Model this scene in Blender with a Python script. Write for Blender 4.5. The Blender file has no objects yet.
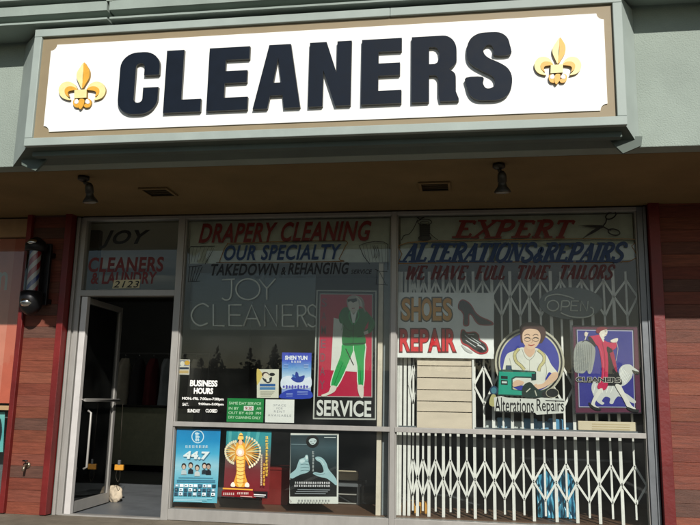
import bpy, bmesh, math, random
from mathutils import Vector, Matrix
from mathutils.geometry import tessellate_polygon
random.seed(7)
scene = bpy.context.scene
COL = scene.collection

# ---------------------------------------------------------------- camera
FPX, PITCH, YAW, ROLL = 755.6587, math.radians(10.42159), math.radians(9.168), math.radians(1.172)
CAM = Vector((0, -7.3, 1.17))
_cp, _sp, _cy, _sy, _cr, _sr = math.cos(PITCH), math.sin(PITCH), math.cos(YAW), math.sin(YAW), math.cos(ROLL), math.sin(ROLL)
FW = Vector((-_sy*_cp, _cy*_cp, _sp)); RT0 = Vector((_cy, _sy, 0)); UP0 = RT0.cross(FW)
RT = _cr*RT0 + _sr*UP0; UP = -_sr*RT0 + _cr*UP0
def ray(px, py): return FW + RT*((px-350)/FPX) + UP*((262.5-py)/FPX)
def F(px, py, y=0.0):
    "photo point -> world point on the plane parallel to the shop front at depth y"
    d = ray(px, py); return CAM + d*((y-CAM.y)/d.y)
def FX(px, py, y=0.0): return F(px, py, y).x
def FZ(px, py, y=0.0): return F(px, py, y).z
cam = bpy.data.cameras.new('camera'); cam.sensor_width = 36; cam.lens = FPX/700*36
cam.clip_start = .05; cam.clip_end = 3000
co = bpy.data.objects.new('camera', cam); COL.objects.link(co)
M = Matrix((RT, UP, -FW)).transposed().to_4x4(); M.translation = CAM; co.matrix_world = M
scene.camera = co

# ---------------------------------------------------------------- light
TP, TA = .65, .41
sd = Vector((-TA, 1, -TP)).normalized()
sun = bpy.data.lights.new('sun', 'SUN'); sun.energy = 4.5; sun.angle = math.radians(.55); sun.color = (1, .96, .89)
so = bpy.data.objects.new('sun', sun); COL.objects.link(so); so.rotation_euler = sd.to_track_quat('-Z', 'Y').to_euler()
w = bpy.data.worlds.new('World'); scene.world = w; w.use_nodes = True
nt = w.node_tree; bg = nt.nodes['Background']; sk = nt.nodes.new('ShaderNodeTexSky'); sk.sky_type = 'NISHITA'; sk.sun_disc = False
sk.sun_elevation = math.asin(-sd.z); sk.sun_rotation = math.atan2(-sd.x, -sd.y); sk.air_density = 1.2; sk.dust_density = .6
nt.links.new(sk.outputs[0], bg.inputs[0]); bg.inputs[1].default_value = .07
scene.view_settings.view_transform = 'Standard'; scene.view_settings.look = 'None'; scene.view_settings.exposure = 0
try:
    scene.cycles.max_bounces = 10; scene.cycles.transparent_max_bounces = 16; scene.cycles.caustics_reflective = False
except Exception: pass

# ---------------------------------------------------------------- materials
def lin(c):
    if isinstance(c, str): c = tuple(int(c[i:i+2], 16)/255 for i in (0, 2, 4))
    return tuple((v/12.92 if v <= .04045 else ((v+.055)/1.055)**2.4) for v in c)
def mat(name, col, rough=.6, metal=0., nscale=8., namt=.15, bump=0., bscale=60., spec=.5, coat=0., stretch=None, stain=0.):
    m = bpy.data.materials.new(name); m.use_nodes = True; N = m.node_tree.nodes; L = m.node_tree.links
    b = N['Principled BSDF']; b.inputs['Roughness'].default_value = rough; b.inputs['Metallic'].default_value = metal
    b.inputs['Specular IOR Level'].default_value = spec; b.inputs['Coat Weight'].default_value = coat
    c = lin(col) if isinstance(col, str) else col
    tc = N.new('ShaderNodeTexCoord'); mp = N.new('ShaderNodeMapping'); L.new(tc.outputs['Object'], mp.inputs[0])
    if stretch: mp.inputs['Scale'].default_value = stretch
    no = N.new('ShaderNodeTexNoise'); no.inputs['Scale'].default_value = nscale; no.inputs['Detail'].default_value = 8; no.inputs['Roughness'].default_value = .65
    L.new(mp.outputs[0], no.inputs['Vector'])
    mr = N.new('ShaderNodeMapRange'); mr.inputs[1].default_value = .25; mr.inputs[2].default_value = .75
    mr.inputs[3].default_value = 1-namt; mr.inputs[4].default_value = 1+namt; L.new(no.outputs[0], mr.inputs[0])
    mx = N.new('ShaderNodeMix'); mx.data_type = 'RGBA'; mx.blend_type = 'MULTIPLY'; mx.inputs[0].default_value = 1
    mx.inputs[6].default_value = (*c, 1); L.new(mr.outputs[0], mx.inputs[7])
    out = mx.outputs[2]
    if stain:
        n2 = N.new('ShaderNodeTexNoise'); n2.inputs['Scale'].default_value = 1.3; n2.inputs['Detail'].default_value = 6
        L.new(mp.outputs[0], n2.inputs['Vector'])
        r2 = N.new('ShaderNodeMapRange'); r2.inputs[1].default_value = .35; r2.inputs[2].default_value = .65
        r2.inputs[3].default_value = 1-stain; r2.inputs[4].default_value = 1+stain*.3; L.new(n2.outputs[0], r2.inputs[0])
        m2 = N.new('ShaderNodeMix'); m2.data_type = 'RGBA'; m2.blend_type = 'MULTIPLY'; m2.inputs[0].default_value = 1
        L.new(out, m2.inputs[6]); L.new(r2.outputs[0], m2.inputs[7]); out = m2.outputs[2]
    L.new(out, b.inputs['Base Color'])
    rr = N.new('ShaderNodeMapRange'); rr.inputs[3].default_value = max(.02, rough-.1); rr.inputs[4].default_value = min(1, rough+.1)
    L.new(no.outputs[0], rr.inputs[0]); L.new(rr.outputs[0], b.inputs['Roughness'])
    if bump:
        n3 = N.new('ShaderNodeTexNoise'); n3.inputs['Scale'].default_value = bscale; n3.inputs['Detail'].default_value = 5
        L.new(mp.outputs[0], n3.inputs['Vector'])
        bp = N.new('ShaderNodeBump'); bp.inputs['Strength'].default_value = bump; bp.inputs['Distance'].default_value = .01
        L.new(n3.outputs[0], bp.inputs['Height']); L.new(bp.outputs[0], b.inputs['Normal'])
    return m
def attr_mat(name, rough=.5, namt=.06, nscale=14., bump=0., stretch=None, spec=.4, bscale=40., grain=None):
    m = mat(name, (1, 1, 1), rough, 0, nscale, namt, bump, bscale, spec, stretch=stretch)
    N = m.node_tree.nodes; L = m.node_tree.links
    a = N.new('ShaderNodeAttribute'); a.attribute_name = 'Col'
    for n in N:
        if n.type == 'MIX': L.new(a.outputs['Color'], n.inputs[6])
    return m
def glass_mat(name, tint=(.95, .97, .96), refl=.6, rough=0.0):
    m = bpy.data.materials.new(name); m.use_nodes = True; N = m.node_tree.nodes; L = m.node_tree.links
    for n in list(N): N.remove(n)
    o = N.new('ShaderNodeOutputMaterial'); t = N.new('ShaderNodeBsdfTransparent'); t.inputs[0].default_value = (*tint, 1)
    g = N.new('ShaderNodeBsdfGlossy'); g.inputs['Roughness'].default_value = rough; g.inputs['Color'].default_value = (1, 1, 1, 1)
    f = N.new('ShaderNodeFresnel'); f.inputs[0].default_value = 1.5
    # dust / smears modulate reflection a little and add a veil
    tc = N.new('ShaderNodeTexCoord'); no = N.new('ShaderNodeTexNoise'); no.inputs['Scale'].default_value = 2.2; no.inputs['Detail'].default_value = 7
    L.new(tc.outputs['Object'], no.inputs['Vector'])
    mu = N.new('ShaderNodeMath'); mu.operation = 'MULTIPLY'; mu.inputs[1].default_value = refl; L.new(f.outputs[0], mu.inputs[0])
    mx = N.new('ShaderNodeMixShader'); L.new(mu.outputs[0], mx.inputs[0]); L.new(t.outputs[0], mx.inputs[1]); L.new(g.outputs[0], mx.inputs[2])
    d = N.new('ShaderNodeBsdfDiffuse'); d.inputs[0].default_value = (.6, .6, .56, 1)
    mr = N.new('ShaderNodeMapRange'); mr.inputs[1].default_value = .4; mr.inputs[2].default_value = .8; mr.inputs[3].default_value = .002; mr.inputs[4].default_value = .018
    L.new(no.outputs[0], mr.inputs[0])
    m2 = N.new('ShaderNodeMixShader'); L.new(mr.outputs[0], m2.inputs[0]); L.new(mx.outputs[0], m2.inputs[1]); L.new(d.outputs[0], m2.inputs[2])
    L.new(m2.outputs[0], o.inputs[0]); return m

PRINT = attr_mat('printed_paper', .42, .1, 5., .35, None, .4, 7)
PAINT = attr_mat('glass_paint', .4, .2, 30)
WOOD = attr_mat('stained_siding', .55, .42, 5., .4, (1.1, 10, 14), .3, 26)
TRIM = mat('red_trim_paint', '701c1b', .45, 0, 5, .18, .25, 25, stain=.3)
STUCCO = mat('green_grey_stucco', '98a39a', .85, 0, 3, .08, .6, 90, .2, stain=.14)
EAVE = mat('eave_paint', '97a39b', .6, 0, 4, .08, .08, 40, .3, stain=.12)
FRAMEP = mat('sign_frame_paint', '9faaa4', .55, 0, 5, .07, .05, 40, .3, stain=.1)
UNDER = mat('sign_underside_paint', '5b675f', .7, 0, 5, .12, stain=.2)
BRK = mat('bracket_paint', '78857c', .65, 0, 6, .15)
SOFFIT = mat('brown_stucco_soffit', '84704e', .9, 0, 2.5, .1, .6, 70, .2, stain=.12)
TAN = mat('tan_sign_border', '8f8064', .6, 0, 7, .06)
WHITE = mat('white_sign_face', 'f4f4f1', .45, 0, 5, .03, spec=.3, stretch=(2.5, 1, .35), stain=.05)
NAVY = mat('navy_letter', '0d1826', .6, 0, 10, .2, spec=.18, stain=.15)
NAVYS = mat('letter_edge', '5d5d58', .7, 0, 12, .2)
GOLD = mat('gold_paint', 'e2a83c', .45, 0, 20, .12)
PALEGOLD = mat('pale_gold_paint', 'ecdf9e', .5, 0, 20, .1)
GOLDS = mat('gold_edge', '9a7a3c', .6)
ALU = mat('anodised_aluminium', 'a6a39e', .45, .25, 12, .1, stretch=(1, 1, .3), stain=.12)
ALUD = mat('dark_aluminium', '74787c', .4, .3, 10, .12, stain=.12)
GLASS = glass_mat('shop_glass')
DGLASS = glass_mat('door_glass', (.8, .86, .84), 1.2)
CONC = mat('sidewalk_concrete', '837a6b', .9, 0, 6, .22, .4, 60, .2, stain=.25)
ASPH = mat('asphalt', '403f3e', .9, 0, 10, .2, .4, 90, .2, stain=.2)
PAINTW = mat('road_paint', 'c8c8c0', .8, 0, 12, .2)
FLOOR = mat('interior_floor', '6a6e72', .45, 0, 5, .15, stain=.2)
IWALL = mat('interior_wall', '5c6062', .85, 0, 3, .1)
ICEIL = mat('interior_ceiling', 'b0ad98', .9, 0, 3, .1)
BLACKM = mat('black_metal', '17171a', .4, .4, 20, .2)
DARKM = mat('bronze_metal', '3a352c', .45, .5, 20, .2)
CHROME = mat('chrome', 'c9c9c9', .15, 1, 20, .05)
GATE = mat('white_gate_enamel', 'efece7', .45, 0, 15, .1, spec=.4, stain=.1)
VAL = mat('valance_paint', 'd2d6c8', .8)
NEON = mat('unlit_neon_tube', 'f0f0e8', .25, 0, 30, .05)
ROCK = mat('pale_rock', 'c6b7a0', .9, 0, 9, .3, .9, 20)
CREAM = mat('cream_board', 'd8c8ac', .7, 0, 6, .08)
REDBOX = mat('red_plastic', '7a1a18', .4)
BLUEBAG = mat('blue_plastic_wrap', '4fa3c4', .25, 0, 5, .5, 1., 9, .6, stretch=(3, 3, .8))
COUNTER = mat('green_grey_laminate', 'b4b89e', .6, 0, 16, .15, stain=.15)
BRASS = mat('faucet_brass', '8c8070', .35, .7)
WOODY = mat('yellow_wood', 'd1922f', .6, 0, 14, .2)
LEAF = mat('tree_leaf', (.035, .05, .025), .7, 0, 1, .5)

# ---------------------------------------------------------------- object helpers
def link(name, me, parent=None, m=None):
    o = bpy.data.objects.new(name, me); COL.objects.link(o)
    if parent is not None: o.parent = parent
    if m is not None: me.materials.append(m)
    return o
def tag(o, label=None, cat=None, group=None, kind=None):
    if label: o['label'] = label
    if cat: o['category'] = cat
    if group: o['group'] = group
    if kind: o['kind'] = kind
    return o
def empty(name, loc, label, cat, group=None):
    o = bpy.data.objects.new(name, None); COL.objects.link(o); o.location = loc; o.empty_display_size = .1
    return tag(o, label, cat, group)
class MB:
    "collects world-space shapes, links them as one mesh"
    def __init__(s): s.bm = bmesh.new(); s.cl = s.bm.loops.layers.float_color.new('Col'); s.c = (1, 1, 1, 1); s.mi = 0
    def col(s, c): s.c = (*lin(c), 1); return s
    def _paint(s, fs):
        for f in fs:
            f.material_index = s.mi
            for l in f.loops: l[s.cl] = s.c
    def box(s, x0, x1, y0, y1, z0, z1, bev=0.):
        v = [s.bm.verts.new((x, y, z)) for x in (x0, x1) for y in (y0, y1) for z in (z0, z1)]
        q = [(0, 1, 3, 2), (4, 6, 7, 5), (0, 4, 5, 1), (2, 3, 7, 6), (0, 2, 6, 4), (1, 5, 7, 3)]
        fs = [s.bm.faces.new([v[i] for i in a]) for a in q]
        s._paint(fs)
        if bev:
            es = list({e for f in fs for e in f.edges}); r = bmesh.ops.bevel(s.bm, geom=es, offset=bev, segments=2, profile=.5, affect='EDGES')
            s._paint(r['faces'])
        return s
    def prism(s, prof, a0, a1, axis='x'):
        "closed profile; axis x: (y,z), axis y: (x,z), axis z: (x,y)"
        def P(p, a): return {'x': (a, p[0], p[1]), 'y': (p[0], a, p[1]), 'z': (p[0], p[1], a)}[axis]
        A = [s.bm.verts.new(P(p, a0)) for p in prof]; B = [s.bm.verts.new(P(p, a1)) for p in prof]; n = len(prof); fs = []
        for i in range(n): fs.append(s.bm.faces.new((A[i], A[(i+1) % n], B[(i+1) % n], B[i])))
        tri = tessellate_polygon([[Vector((p[0], p[1], 0)) for p in prof]])
        for t in tri:
            for V in (A, B): fs.append(s.bm.faces.new([V[i] for i in t]))
        s._paint(fs); return s
    def tube(s, pts, r, seg=8, cap=True):
        pts = [Vector(p) for p in pts]; rs = r if isinstance(r, (list, tuple)) else [r]*len(pts); rings = []
        for i, p in enumerate(pts):
            t = (pts[min(i+1, len(pts)-1)] - pts[max(i-1, 0)]).normalized()
            a = Vector((0, 1, 0)) if abs(t.y) < .9 else Vector((1, 0, 0)); u = t.cross(a).normalized(); v = t.cross(u)
            rings.append([s.bm.verts.new(p + (u*math.cos(k/seg*math.tau)+v*math.sin(k/seg*math.tau))*rs[i]) for k in range(seg)])
        fs = []
        for A, B in zip(rings, rings[1:]):
            for k in range(seg): fs.append(s.bm.faces.new((A[k], A[(k+1) % seg], B[(k+1) % seg], B[k])))
        if cap:
            fs.append(s.bm.faces.new(rings[0])); fs.append(s.bm.faces.new(rings[-1][::-1]))
        for f in fs: f.smooth = True
        s._paint(fs); return s
    def lathe(s, prof, c, seg=24):
        "profile (r, z) around the vertical through c"
        rings = [[s.bm.verts.new((c[0]+r*math.cos(k/seg*math.tau), c[1]+r*math.sin(k/seg*math.tau), c[2]+z)) for k in range(seg)] for r, z in prof]
        fs = []
        for A, B in zip(rings, rings[1:]):
            for k in range(seg): fs.append(s.bm.faces.new((A[k], A[(k+1) % seg], B[(k+1) % seg], B[k])))
        fs.append(s.bm.faces.new(rings[0])); fs.append(s.bm.faces.new(rings[-1][::-1]))
        for f in fs: f.smooth = True
        s._paint(fs); return s
    def plate(s, loops, y0, y1, side_mi=None):
        "loops of (x,z): outline first then holes; front at y0, back at y1"
        tri = tessellate_polygon([[Vector((p[0], p[1], 0)) for p in l] for l in loops]); flat = [p for l in loops for p in l]
        A = [s.bm.verts.new((p[0], y0, p[1])) for p in flat]; B = [s.bm.verts.new((p[0], y1, p[1])) for p in flat]
        fs = [s.bm.faces.new([A[i] for i in t]) for t in tri]; fs += [s.bm.faces.new([B[i] for i in t]) for t in tri]; s._paint(fs)
        keep = s.mi
        if side_mi is not None: s.mi = side_mi
        k = 0; sf = []
        for l in loops:
            n = len(l)
            for i in range(n): sf.append(s.bm.faces.new((A[k+i], A[k+(i+1) % n], B[k+(i+1) % n], B[k+i])))
            k += n
        s._paint(sf); s.mi = keep; return s
    def sheet(s, loops, y):
        tri = tessellate_polygon([[Vector((p[0], p[1], 0)) for p in l] for l in loops]); flat = [p for l in loops for p in l]
        A = [s.bm.verts.new((p[0], y, p[1])) for p in flat]
        fs = []
        for t in tri:
            try: fs.append(s.bm.faces.new([A[i] for i in t]))
            except ValueError: pass
        s._paint(fs); return fs
    def build(s, name, m, parent=None, origin=None):
        bmesh.ops.recalc_face_normals(s.bm, faces=s.bm.faces)
        me = bpy.data.meshes.new(name); s.bm.to_mesh(me); s.bm.free()
        for x in (m if isinstance(m, (list, tuple)) else [m]): me.materials.append(x)
        o = link(name, me)
        if parent is not None:
            loc = Vector(parent.location); pp = parent.parent
            while pp is not None: loc = loc + pp.location; pp = pp.parent
            me.transform(Matrix.Translation(-loc)); o.parent = parent
        elif origin is not None:
            me.transform(Matrix.Translation(-Vector(origin))); o.location = origin
        return o

# text ------------------------------------------------------------
_tc = {}
def text2d(s, bold=0., shear=0., space=1.):
    key = (s, bold, shear, space)
    if key not in _tc:
        cu = bpy.data.curves.new('t', 'FONT'); cu.body = s; cu.size = 1; cu.offset = bold; cu.shear = shear; cu.space_character = space; cu.resolution_u = 4
        ob = bpy.data.objects.new('t', cu); COL.objects.link(ob); bpy.context.view_layer.update()
        dg = bpy.context.evaluated_depsgraph_get(); me = bpy.data.meshes.new_from_object(ob.evaluated_get(dg))
        vs = [(v.co.x, v.co.y) for v in me.vertices]; fs = [tuple(p.vertices) for p in me.polygons]
        bpy.data.objects.remove(ob); bpy.data.curves.remove(cu); bpy.data.meshes.remove(me)
        x0 = min(v[0] for v in vs); x1 = max(v[0] for v in vs); y0 = min(v[1] for v in vs); y1 = max(v[1] for v in vs)
        _tc[key] = ([((v[0]-x0)/(x1-x0), (v[1]-y0)/(y1-y0)) for v in vs], fs)
    return _tc[key]

def smooth(pts, n=5, closed=True):
    P = [Vector(p) for p in pts]; out = []; m = len(P)
    for i in range(m if closed else m-1):
        if closed: a, b, c, d = P[i-1], P[i], P[(i+1) % m], P[(i+2) % m]
        else: a, b, c, d = P[max(i-1, 0)], P[i], P[i+1], P[min(i+2, m-1)]
        for k in range(n):
            t = k/n; out.append(tuple(.5*((2*b)+(c-a)*t+(2*a-5*b+4*c-d)*t*t+(3*b-a-3*c+d)*t**3)))
    if not closed: out.append(tuple(P[-1]))
    return out
def ell(cx, cy, rx, ry, n=28, rot=0., a0=0., a1=math.tau):
    full = abs(a1-a0-math.tau) < 1e-6; k = n if full else n+1; o = []
    for i in range(k):
        a = a0+(a1-a0)*i/n; x, y = rx*math.cos(a), ry*math.sin(a)
        o.append((cx+x*math.cos(rot)-y*math.sin(rot), cy+x*math.sin(rot)+y*math.cos(rot)))
    return o
def strip(pts, wd):
    P = [Vector(p) for p in pts]; n = len(P); L = []; R = []
    ws = wd if isinstance(wd, (list, tuple)) else [wd]*n
    for i in range(n):
        t = (P[min(i+1, n-1)]-P[max(i-1, 0)]); t = t.normalized() if t.length else Vector((1, 0)); nn = Vector((-t.y, t.x))
        L.append(tuple(P[i]+nn*ws[i]/2)); R.append(tuple(P[i]-nn*ws[i]/2))
    return L+R[::-1]

class Art(MB):
    "flat print on a sheet parallel to the shop front; coordinates are read off the photograph in some zoom (ox,oy,scale)"
    DY = .0002
    def __init__(s, y, ox=0, oy=0, sc=1.):
        super().__init__(); s.y = y; s.k = 0; s.view(ox, oy, sc)
    def view(s, ox, oy, sc): s.ox, s.oy, s.sc = ox, oy, sc; return s
    def W(s, p): v = F(s.ox+p[0]/s.sc, s.oy+p[1]/s.sc, s.y); return (v.x, v.z)
    def nxt(s): s.k += 1; return s.y-s.k*s.DY
    def poly(s, pts, c, sm=0, holes=()):
        if sm: pts = smooth(pts, sm)
        s.col(c); s.sheet([[s.W(p) for p in pts]]+[[s.W(p) for p in h] for h in holes], s.nxt()); return s
    def rect(s, x0, y0, x1, y1, c): return s.poly([(x0, y0), (x1, y0), (x1, y1), (x0, y1)], c)
    def wrect(s, X0, X1, Z0, Z1, c): s.col(c); s.sheet([[(X0, Z0), (X1, Z0), (X1, Z1), (X0, Z1)]], s.nxt()); return s
    def line(s, pts, wd, c, sm=0):
        if sm: pts = smooth(pts, sm, False)
        q = strip(pts, wd); n = len(q)//2; y = s.nxt(); s.col(c)
        V = [s.bm.verts.new((s.W(p)[0], y, s.W(p)[1])) for p in q]
        s._paint([s.bm.faces.new((V[i], V[i+1], V[2*n-2-i], V[2*n-1-i])) for i in range(n-1)]); return s
    def ring(s, pts, wd, c): # closed outline of width wd
        P = [Vector(p) for p in pts]; n = len(P); A = []; B = []
        for i in range(n):
            t = (P[(i+1) % n]-P[i-1]).normalized(); nn = Vector((-t.y, t.x)); A.append(tuple(P[i]+nn*wd/2)); B.append(tuple(P[i]-nn*wd/2))
        y = s.nxt(); s.col(c); va = [s.bm.verts.new((s.W(p)[0], y, s.W(p)[1])) for p in A]; vb = [s.bm.verts.new((s.W(p)[0], y, s.W(p)[1])) for p in B]
        s._paint([s.bm.faces.new((va[i], va[(i+1) % n], vb[(i+1) % n], vb[i])) for i in range(n)]); return s
    def box4(s, q, c, wd):   # outline of a quad
        return s.ring([q[0], q[1], q[2], q[3]], wd, c)
    def grad(s, q, cols):    # vertical colour gradient over quad TL,TR,BR,BL
        n = len(cols)-1; y = s.nxt(); tl, tr, br, bl = [Vector(p) for p in q]; rows = []
        for i in range(n+1):
            t = i/n; a = s.W(tuple(tl.lerp(bl, t))); b = s.W(tuple(tr.lerp(br, t))); rows.append((s.bm.verts.new((a[0], y, a[1])), s.bm.verts.new((b[0], y, b[1]))))
        for i in range(n):
            f = s.bm.faces.new((rows[i][0], rows[i][1], rows[i+1][1], rows[i+1][0]))
            for l in f.loops: l[s.cl] = (*lin(cols[i if l.vert in rows[i] else i+1]), 1)
        return s
    def text(s, t, x0, y0, x1, y1, c, bold=0., shear=0., space=1., rot=0., slope=None):
        vs, fs = text2d(t, bold, shear, space); y = s.nxt(); s.col(c)
        if rot:
            q = [(x0, y0), (x1, y0), (x1, y1), (x0, y1)]
        xm, ym = (x0+x1)/2, (y0+y1)/2
        X0, X1 = s.W((x0, ym))[0], s.W((x1, ym))[0]; Z1, Z0 = s.W((xm, y0))[1], s.W((xm, y1))[1]
        sl = slope or 0
        V = [s.bm.verts.new((X0+(X1-X0)*u, y, Z0+(Z1-Z0)*v+sl*(u-.5)*(X1-X0))) for u, v in vs]; ff = []
        for f in fs:
            try: ff.append(s.bm.faces.new([V[i] for i in f]))
            except ValueError: pass
        s._paint(ff); return s
    def glyphs(s, x0, y0, x1, y1, n, c, seed=1, wd=None, vert=False):
        "a row (or column) of small brush-like characters too small to read in the photograph"
        r = random.Random(seed)
        for i in range(n):
            if vert: a0, b0, a1, b1 = x0, y0+(y1-y0)*i/n, x1, y0+(y1-y0)*(i+.8)/n
            else: a0, b0, a1, b1 = x0+(x1-x0)*i/n, y0, x0+(x1-x0)*(i+.8)/n, y1
            w_ = wd or min(abs(a1-a0), abs(b1-b0))*.14
            for j in range(3):
                yy = b0+(b1-b0)*(.15+.35*j); s.line([(a0+(a1-a0)*r.uniform(0, .2), yy), (a1-(a1-a0)*r.uniform(0, .2), yy)], w_, c)
            for j in range(2):
                xx = a0+(a1-a0)*r.uniform(.2, .8); s.line([(xx, b0), (xx+r.uniform(-.2, .2)*(a1-a0), b1)], w_, c)
        return s
    def make(s, name, label=None, cat=None, group=None, parent=None, m=None):
        zs = [v.co.z for v in s.bm.verts]; xs = [v.co.x for v in s.bm.verts]
        org = None if parent is not None else ((min(xs)+max(xs))/2, s.y, min(zs))
        bmesh.ops.recalc_face_normals
        me = bpy.data.meshes.new(name)
        for f in s.bm.faces:
            f.normal_update()
            if f.normal.y > 0: f.normal_flip()
        s.bm.to_mesh(me); s.bm.free(); me.materials.append(m or PRINT); o = link(name, me)
        if parent is not None:
            loc = Vector(parent.location); pp = parent.parent
            while pp is not None: loc = loc+pp.location; pp = pp.parent
            me.transform(Matrix.Translation(-loc)); o.parent = parent
        else:
            me.transform(Matrix.Translation(-Vector(org))); o.location = org
        return tag(o, label, cat, group)

# ================================================================ SETTING
ZP = -.14
def ground():
    b = MB(); b.bm.faces.new([b.bm.verts.new(p) for p in ((-600, 30, -.16), (600, 30, -.16), (600, -900, -.16), (-600, -900, -.16))]); tag(b.build('ground', ASPH), kind='structure')
    b = MB(); b.bm.faces.new([b.bm.verts.new(p) for p in ((-40, -2.72, ZP), (40, -2.72, ZP), (40, -45, ZP), (-40, -45, ZP))]); tag(b.build('parking_lot', ASPH), kind='structure')
    for nm, y0, y1, z in (('sidewalk', -2.55, .02, 0.), ('kerb', -2.72, -2.556, .004)):
        b = MB()
        x = -12.
        while x < 12:
            step = 1.5
            b.box(x, x+step-.008, y0, y1, -.3, z, .004); x += step
        tag(b.build(nm, CONC), kind='structure')
    b = MB()
    for i in range(-5, 6): b.box(i*2.7-.05, i*2.7+.05, -8.2, -3.2, ZP+.001, ZP+.005)
    tag(b.build('parking_stripes', PAINTW), kind='structure')
ground()
b = MB(); b.box(-7.5, 3., .04, 7.2, -.2, .002); tag(b.build('shop_floor', FLOOR), kind='structure')

# far trees beyond the parking lot: what the window glass mirrors
def far_trees():
    r = random.Random(3); b = MB()
    for i in range(64):
        cx = -58+i*1.45+r.uniform(-.5, .5); cy = -64+r.uniform(-5, 5); h = r.choice((4.2, 4.8, 5.2, 5.6, 6.3))*r.uniform(.9, 1.08); wd = r.uniform(1.3, 2.3)
        for k in range(230):
            t = r.random(); rr = wd*(1-t)**.7*r.uniform(.1, 1); a = r.uniform(0, math.tau)
            c = Vector((cx+rr*math.cos(a), cy+rr*math.sin(a), .3+h*t)); u = Vector((r.gauss(0, 1), r.gauss(0, 1), r.gauss(0, 1))).normalized(); v = u.orthogonal().normalized(); s_ = r.uniform(.18, .5)*(1.2-t*.7)
            b.bm.faces.new([b.bm.verts.new(c+u*s_), b.bm.verts.new(c+v*s_*.7), b.bm.verts.new(c-u*s_*.8), b.bm.verts.new(c-v*s_*.6)])
        b.tube([(cx, cy, -.2), (cx, cy, h*.8)], [.16, .04], 5)
    tag(b.build('tree_line', LEAF), kind='stuff')
    b = MB(); b.box(-200, 200, -75, -74, -.2, 4.5); tag(b.build('far_hedge', LEAF), kind='stuff')
far_trees()

# ================================================================ BUILDING
B = empty('shop_building', (-1.2, 0, 0), 'single storey shop building with brown soffit, green grey fascia and red siding piers', 'building')
SZ = 3.06; FY = -1.71; XL, XR = -8.5, 5.5
MB().box(XL, XR, FY+.16, .3, SZ, SZ+.14).build('soffit', SOFFIT, B)
MB().box(XL, XR, FY, FY+.15, SZ-.003, 4.6, .006).build('fascia', STUCCO, B)
# eave, stepped gutter profile running above the sign
b = MB()
prof = [(-1.4, 4.20), (-2.02, 4.17), (-2.035, 4.17), (-2.035, 4.186), (-1.94, 4.188), (-1.94, 4.238), (-2.05, 4.24), (-2.055, 4.318), (-1.99, 4.322), (-1.99, 4.352), (-2.09, 4.356), (-2.11, 5.0), (-1.4, 5.3)]
for x0, x1 in ((XL, FX(106, 3, -2.07)), (FX(108.5, 3, -2.07), XR)): b.prism(prof, x0, x1, 'x')
b.box(FX(105.5, 3, -2.07), FX(111, 3, -2.07), -2.06, -1.95, 4.315, 4.9)
b.build('eave', EAVE, B)
MB().box(XL, XR, .12, .3, 3.2, 5.2).build('upper_wall', STUCCO, B)

# piers: horizontal stained boards between red trim boards
def siding(x0, x1, yf, seed, name='siding'):
    r = random.Random(seed); b = MB(); z = .0; h = .117
    tones = ['74402f', '7c4231', '6a4034', '723a2c', '824a38', '6e382c', '5d4036', '784234']
    while z < SZ:
        x = x0
        while x < x1:
            l = r.choice((.62, .9, 1.4, 2.)); e = min(x1, x+l)
            if x1-e < .12: e = x1
            b.col(r.choice(tones)); b.box(x, e-.0015, yf+r.uniform(-.001, .002), yf+.06, z+.0008, min(z+h, SZ+.05)-.0012, .0012); x = e
        z += h
    return b.build(name, WOOD, B)
xa, xb, xc, xd = FX(2.5, 468, -.1), FX(7.5, 468, -.1), FX(43, 468, -.1), FX(49.5, 468, -.1)
PYL = -.05
siding(xb-.02, xc+.02, PYL, 1)
def trim(x0, x1, y0, y1, z0=0.01, z1=SZ+.02): MB().box(x0, x1, y0, y1, z0, z1, .004).build('trim_board', TRIM, B)
trim(xa, xb, -.1, .1); trim(xc, xd, -.1, .012); 
rx0, rx1 = FX(662, 475, -.06), FX(673.5, 475, -.06)
trim(rx0, rx1, -.075, .1)
siding(rx1, 5.5, -.035, 4)
MB().box(rx1-.02, 5.5, .03, .3, 0, SZ+.05).build('pier_core', UNDER, B)
MB().box(xa, xd, .02, .14, 0, SZ+.05).build('pier_core', UNDER, B)

# ---------- aluminium shop front
Y0, Y1 = 0.0, .11; GY = .055
JL0, JL1 = -4.135, -4.03            # left jamb
D0, D1 = -2.997, -2.927             # mullion door / window
E0, E1 = -.765, -.715               # mullion between windows
R0, R1 = 1.565, 1.648               # right jamb
HT = 3.045; DH0, DH1 = 2.20, 2.262; RA0, RA1 = .905, .95; SI = .108; SI2 = .108
RZ0, RZ1 = FZ(170, 426), FZ(170, 421.9)
RAIL0, RAIL1 = 1.17-.275, 1.17-.2298
def bar(b, x0, x1, z0, z1, y0=Y0, y1=Y1): b.box(x0, x1, y0, y1, z0, z1, .003)
# transom window over the door (frame incl. jambs)
def window(name, label): 
    return None
b = MB(); bar(b, JL0, JL0+.032, .0, HT); bar(b, JL0+.058, JL1, .0, HT, .005); b.box(JL0+.03, JL0+.06, .03, .1, 0, HT)
bar(b, D0, D1, .0, HT); bar(b, JL1, D0, DH0, DH1); bar(b, JL1, D0, HT-.03, HT, .002)
transom = b.build('window', ALU, B); transom['label'] = 'narrow transom window over the door with painted shop name'
MB().box(JL1, D0, GY, GY+.001, DH1, HT-.03).build('pane', GLASS, transom)
b = MB(); bar(b, D1, E0, HT-.035, HT, .003); bar(b, D1, E0, RAIL0, RAIL1, .004); bar(b, D1, E0, 0.004, SI, .006); bar(b, E0, E1, 0, HT)
bar(b, D1, D1+.012, SI, HT-.035, .02, .09); bar(b, E0-.012, E0, SI, HT-.035, .02, .09)
win1 = b.build('window', ALU, B); win1['label'] = 'shop window left of centre painted with drapery cleaning lettering'
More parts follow.
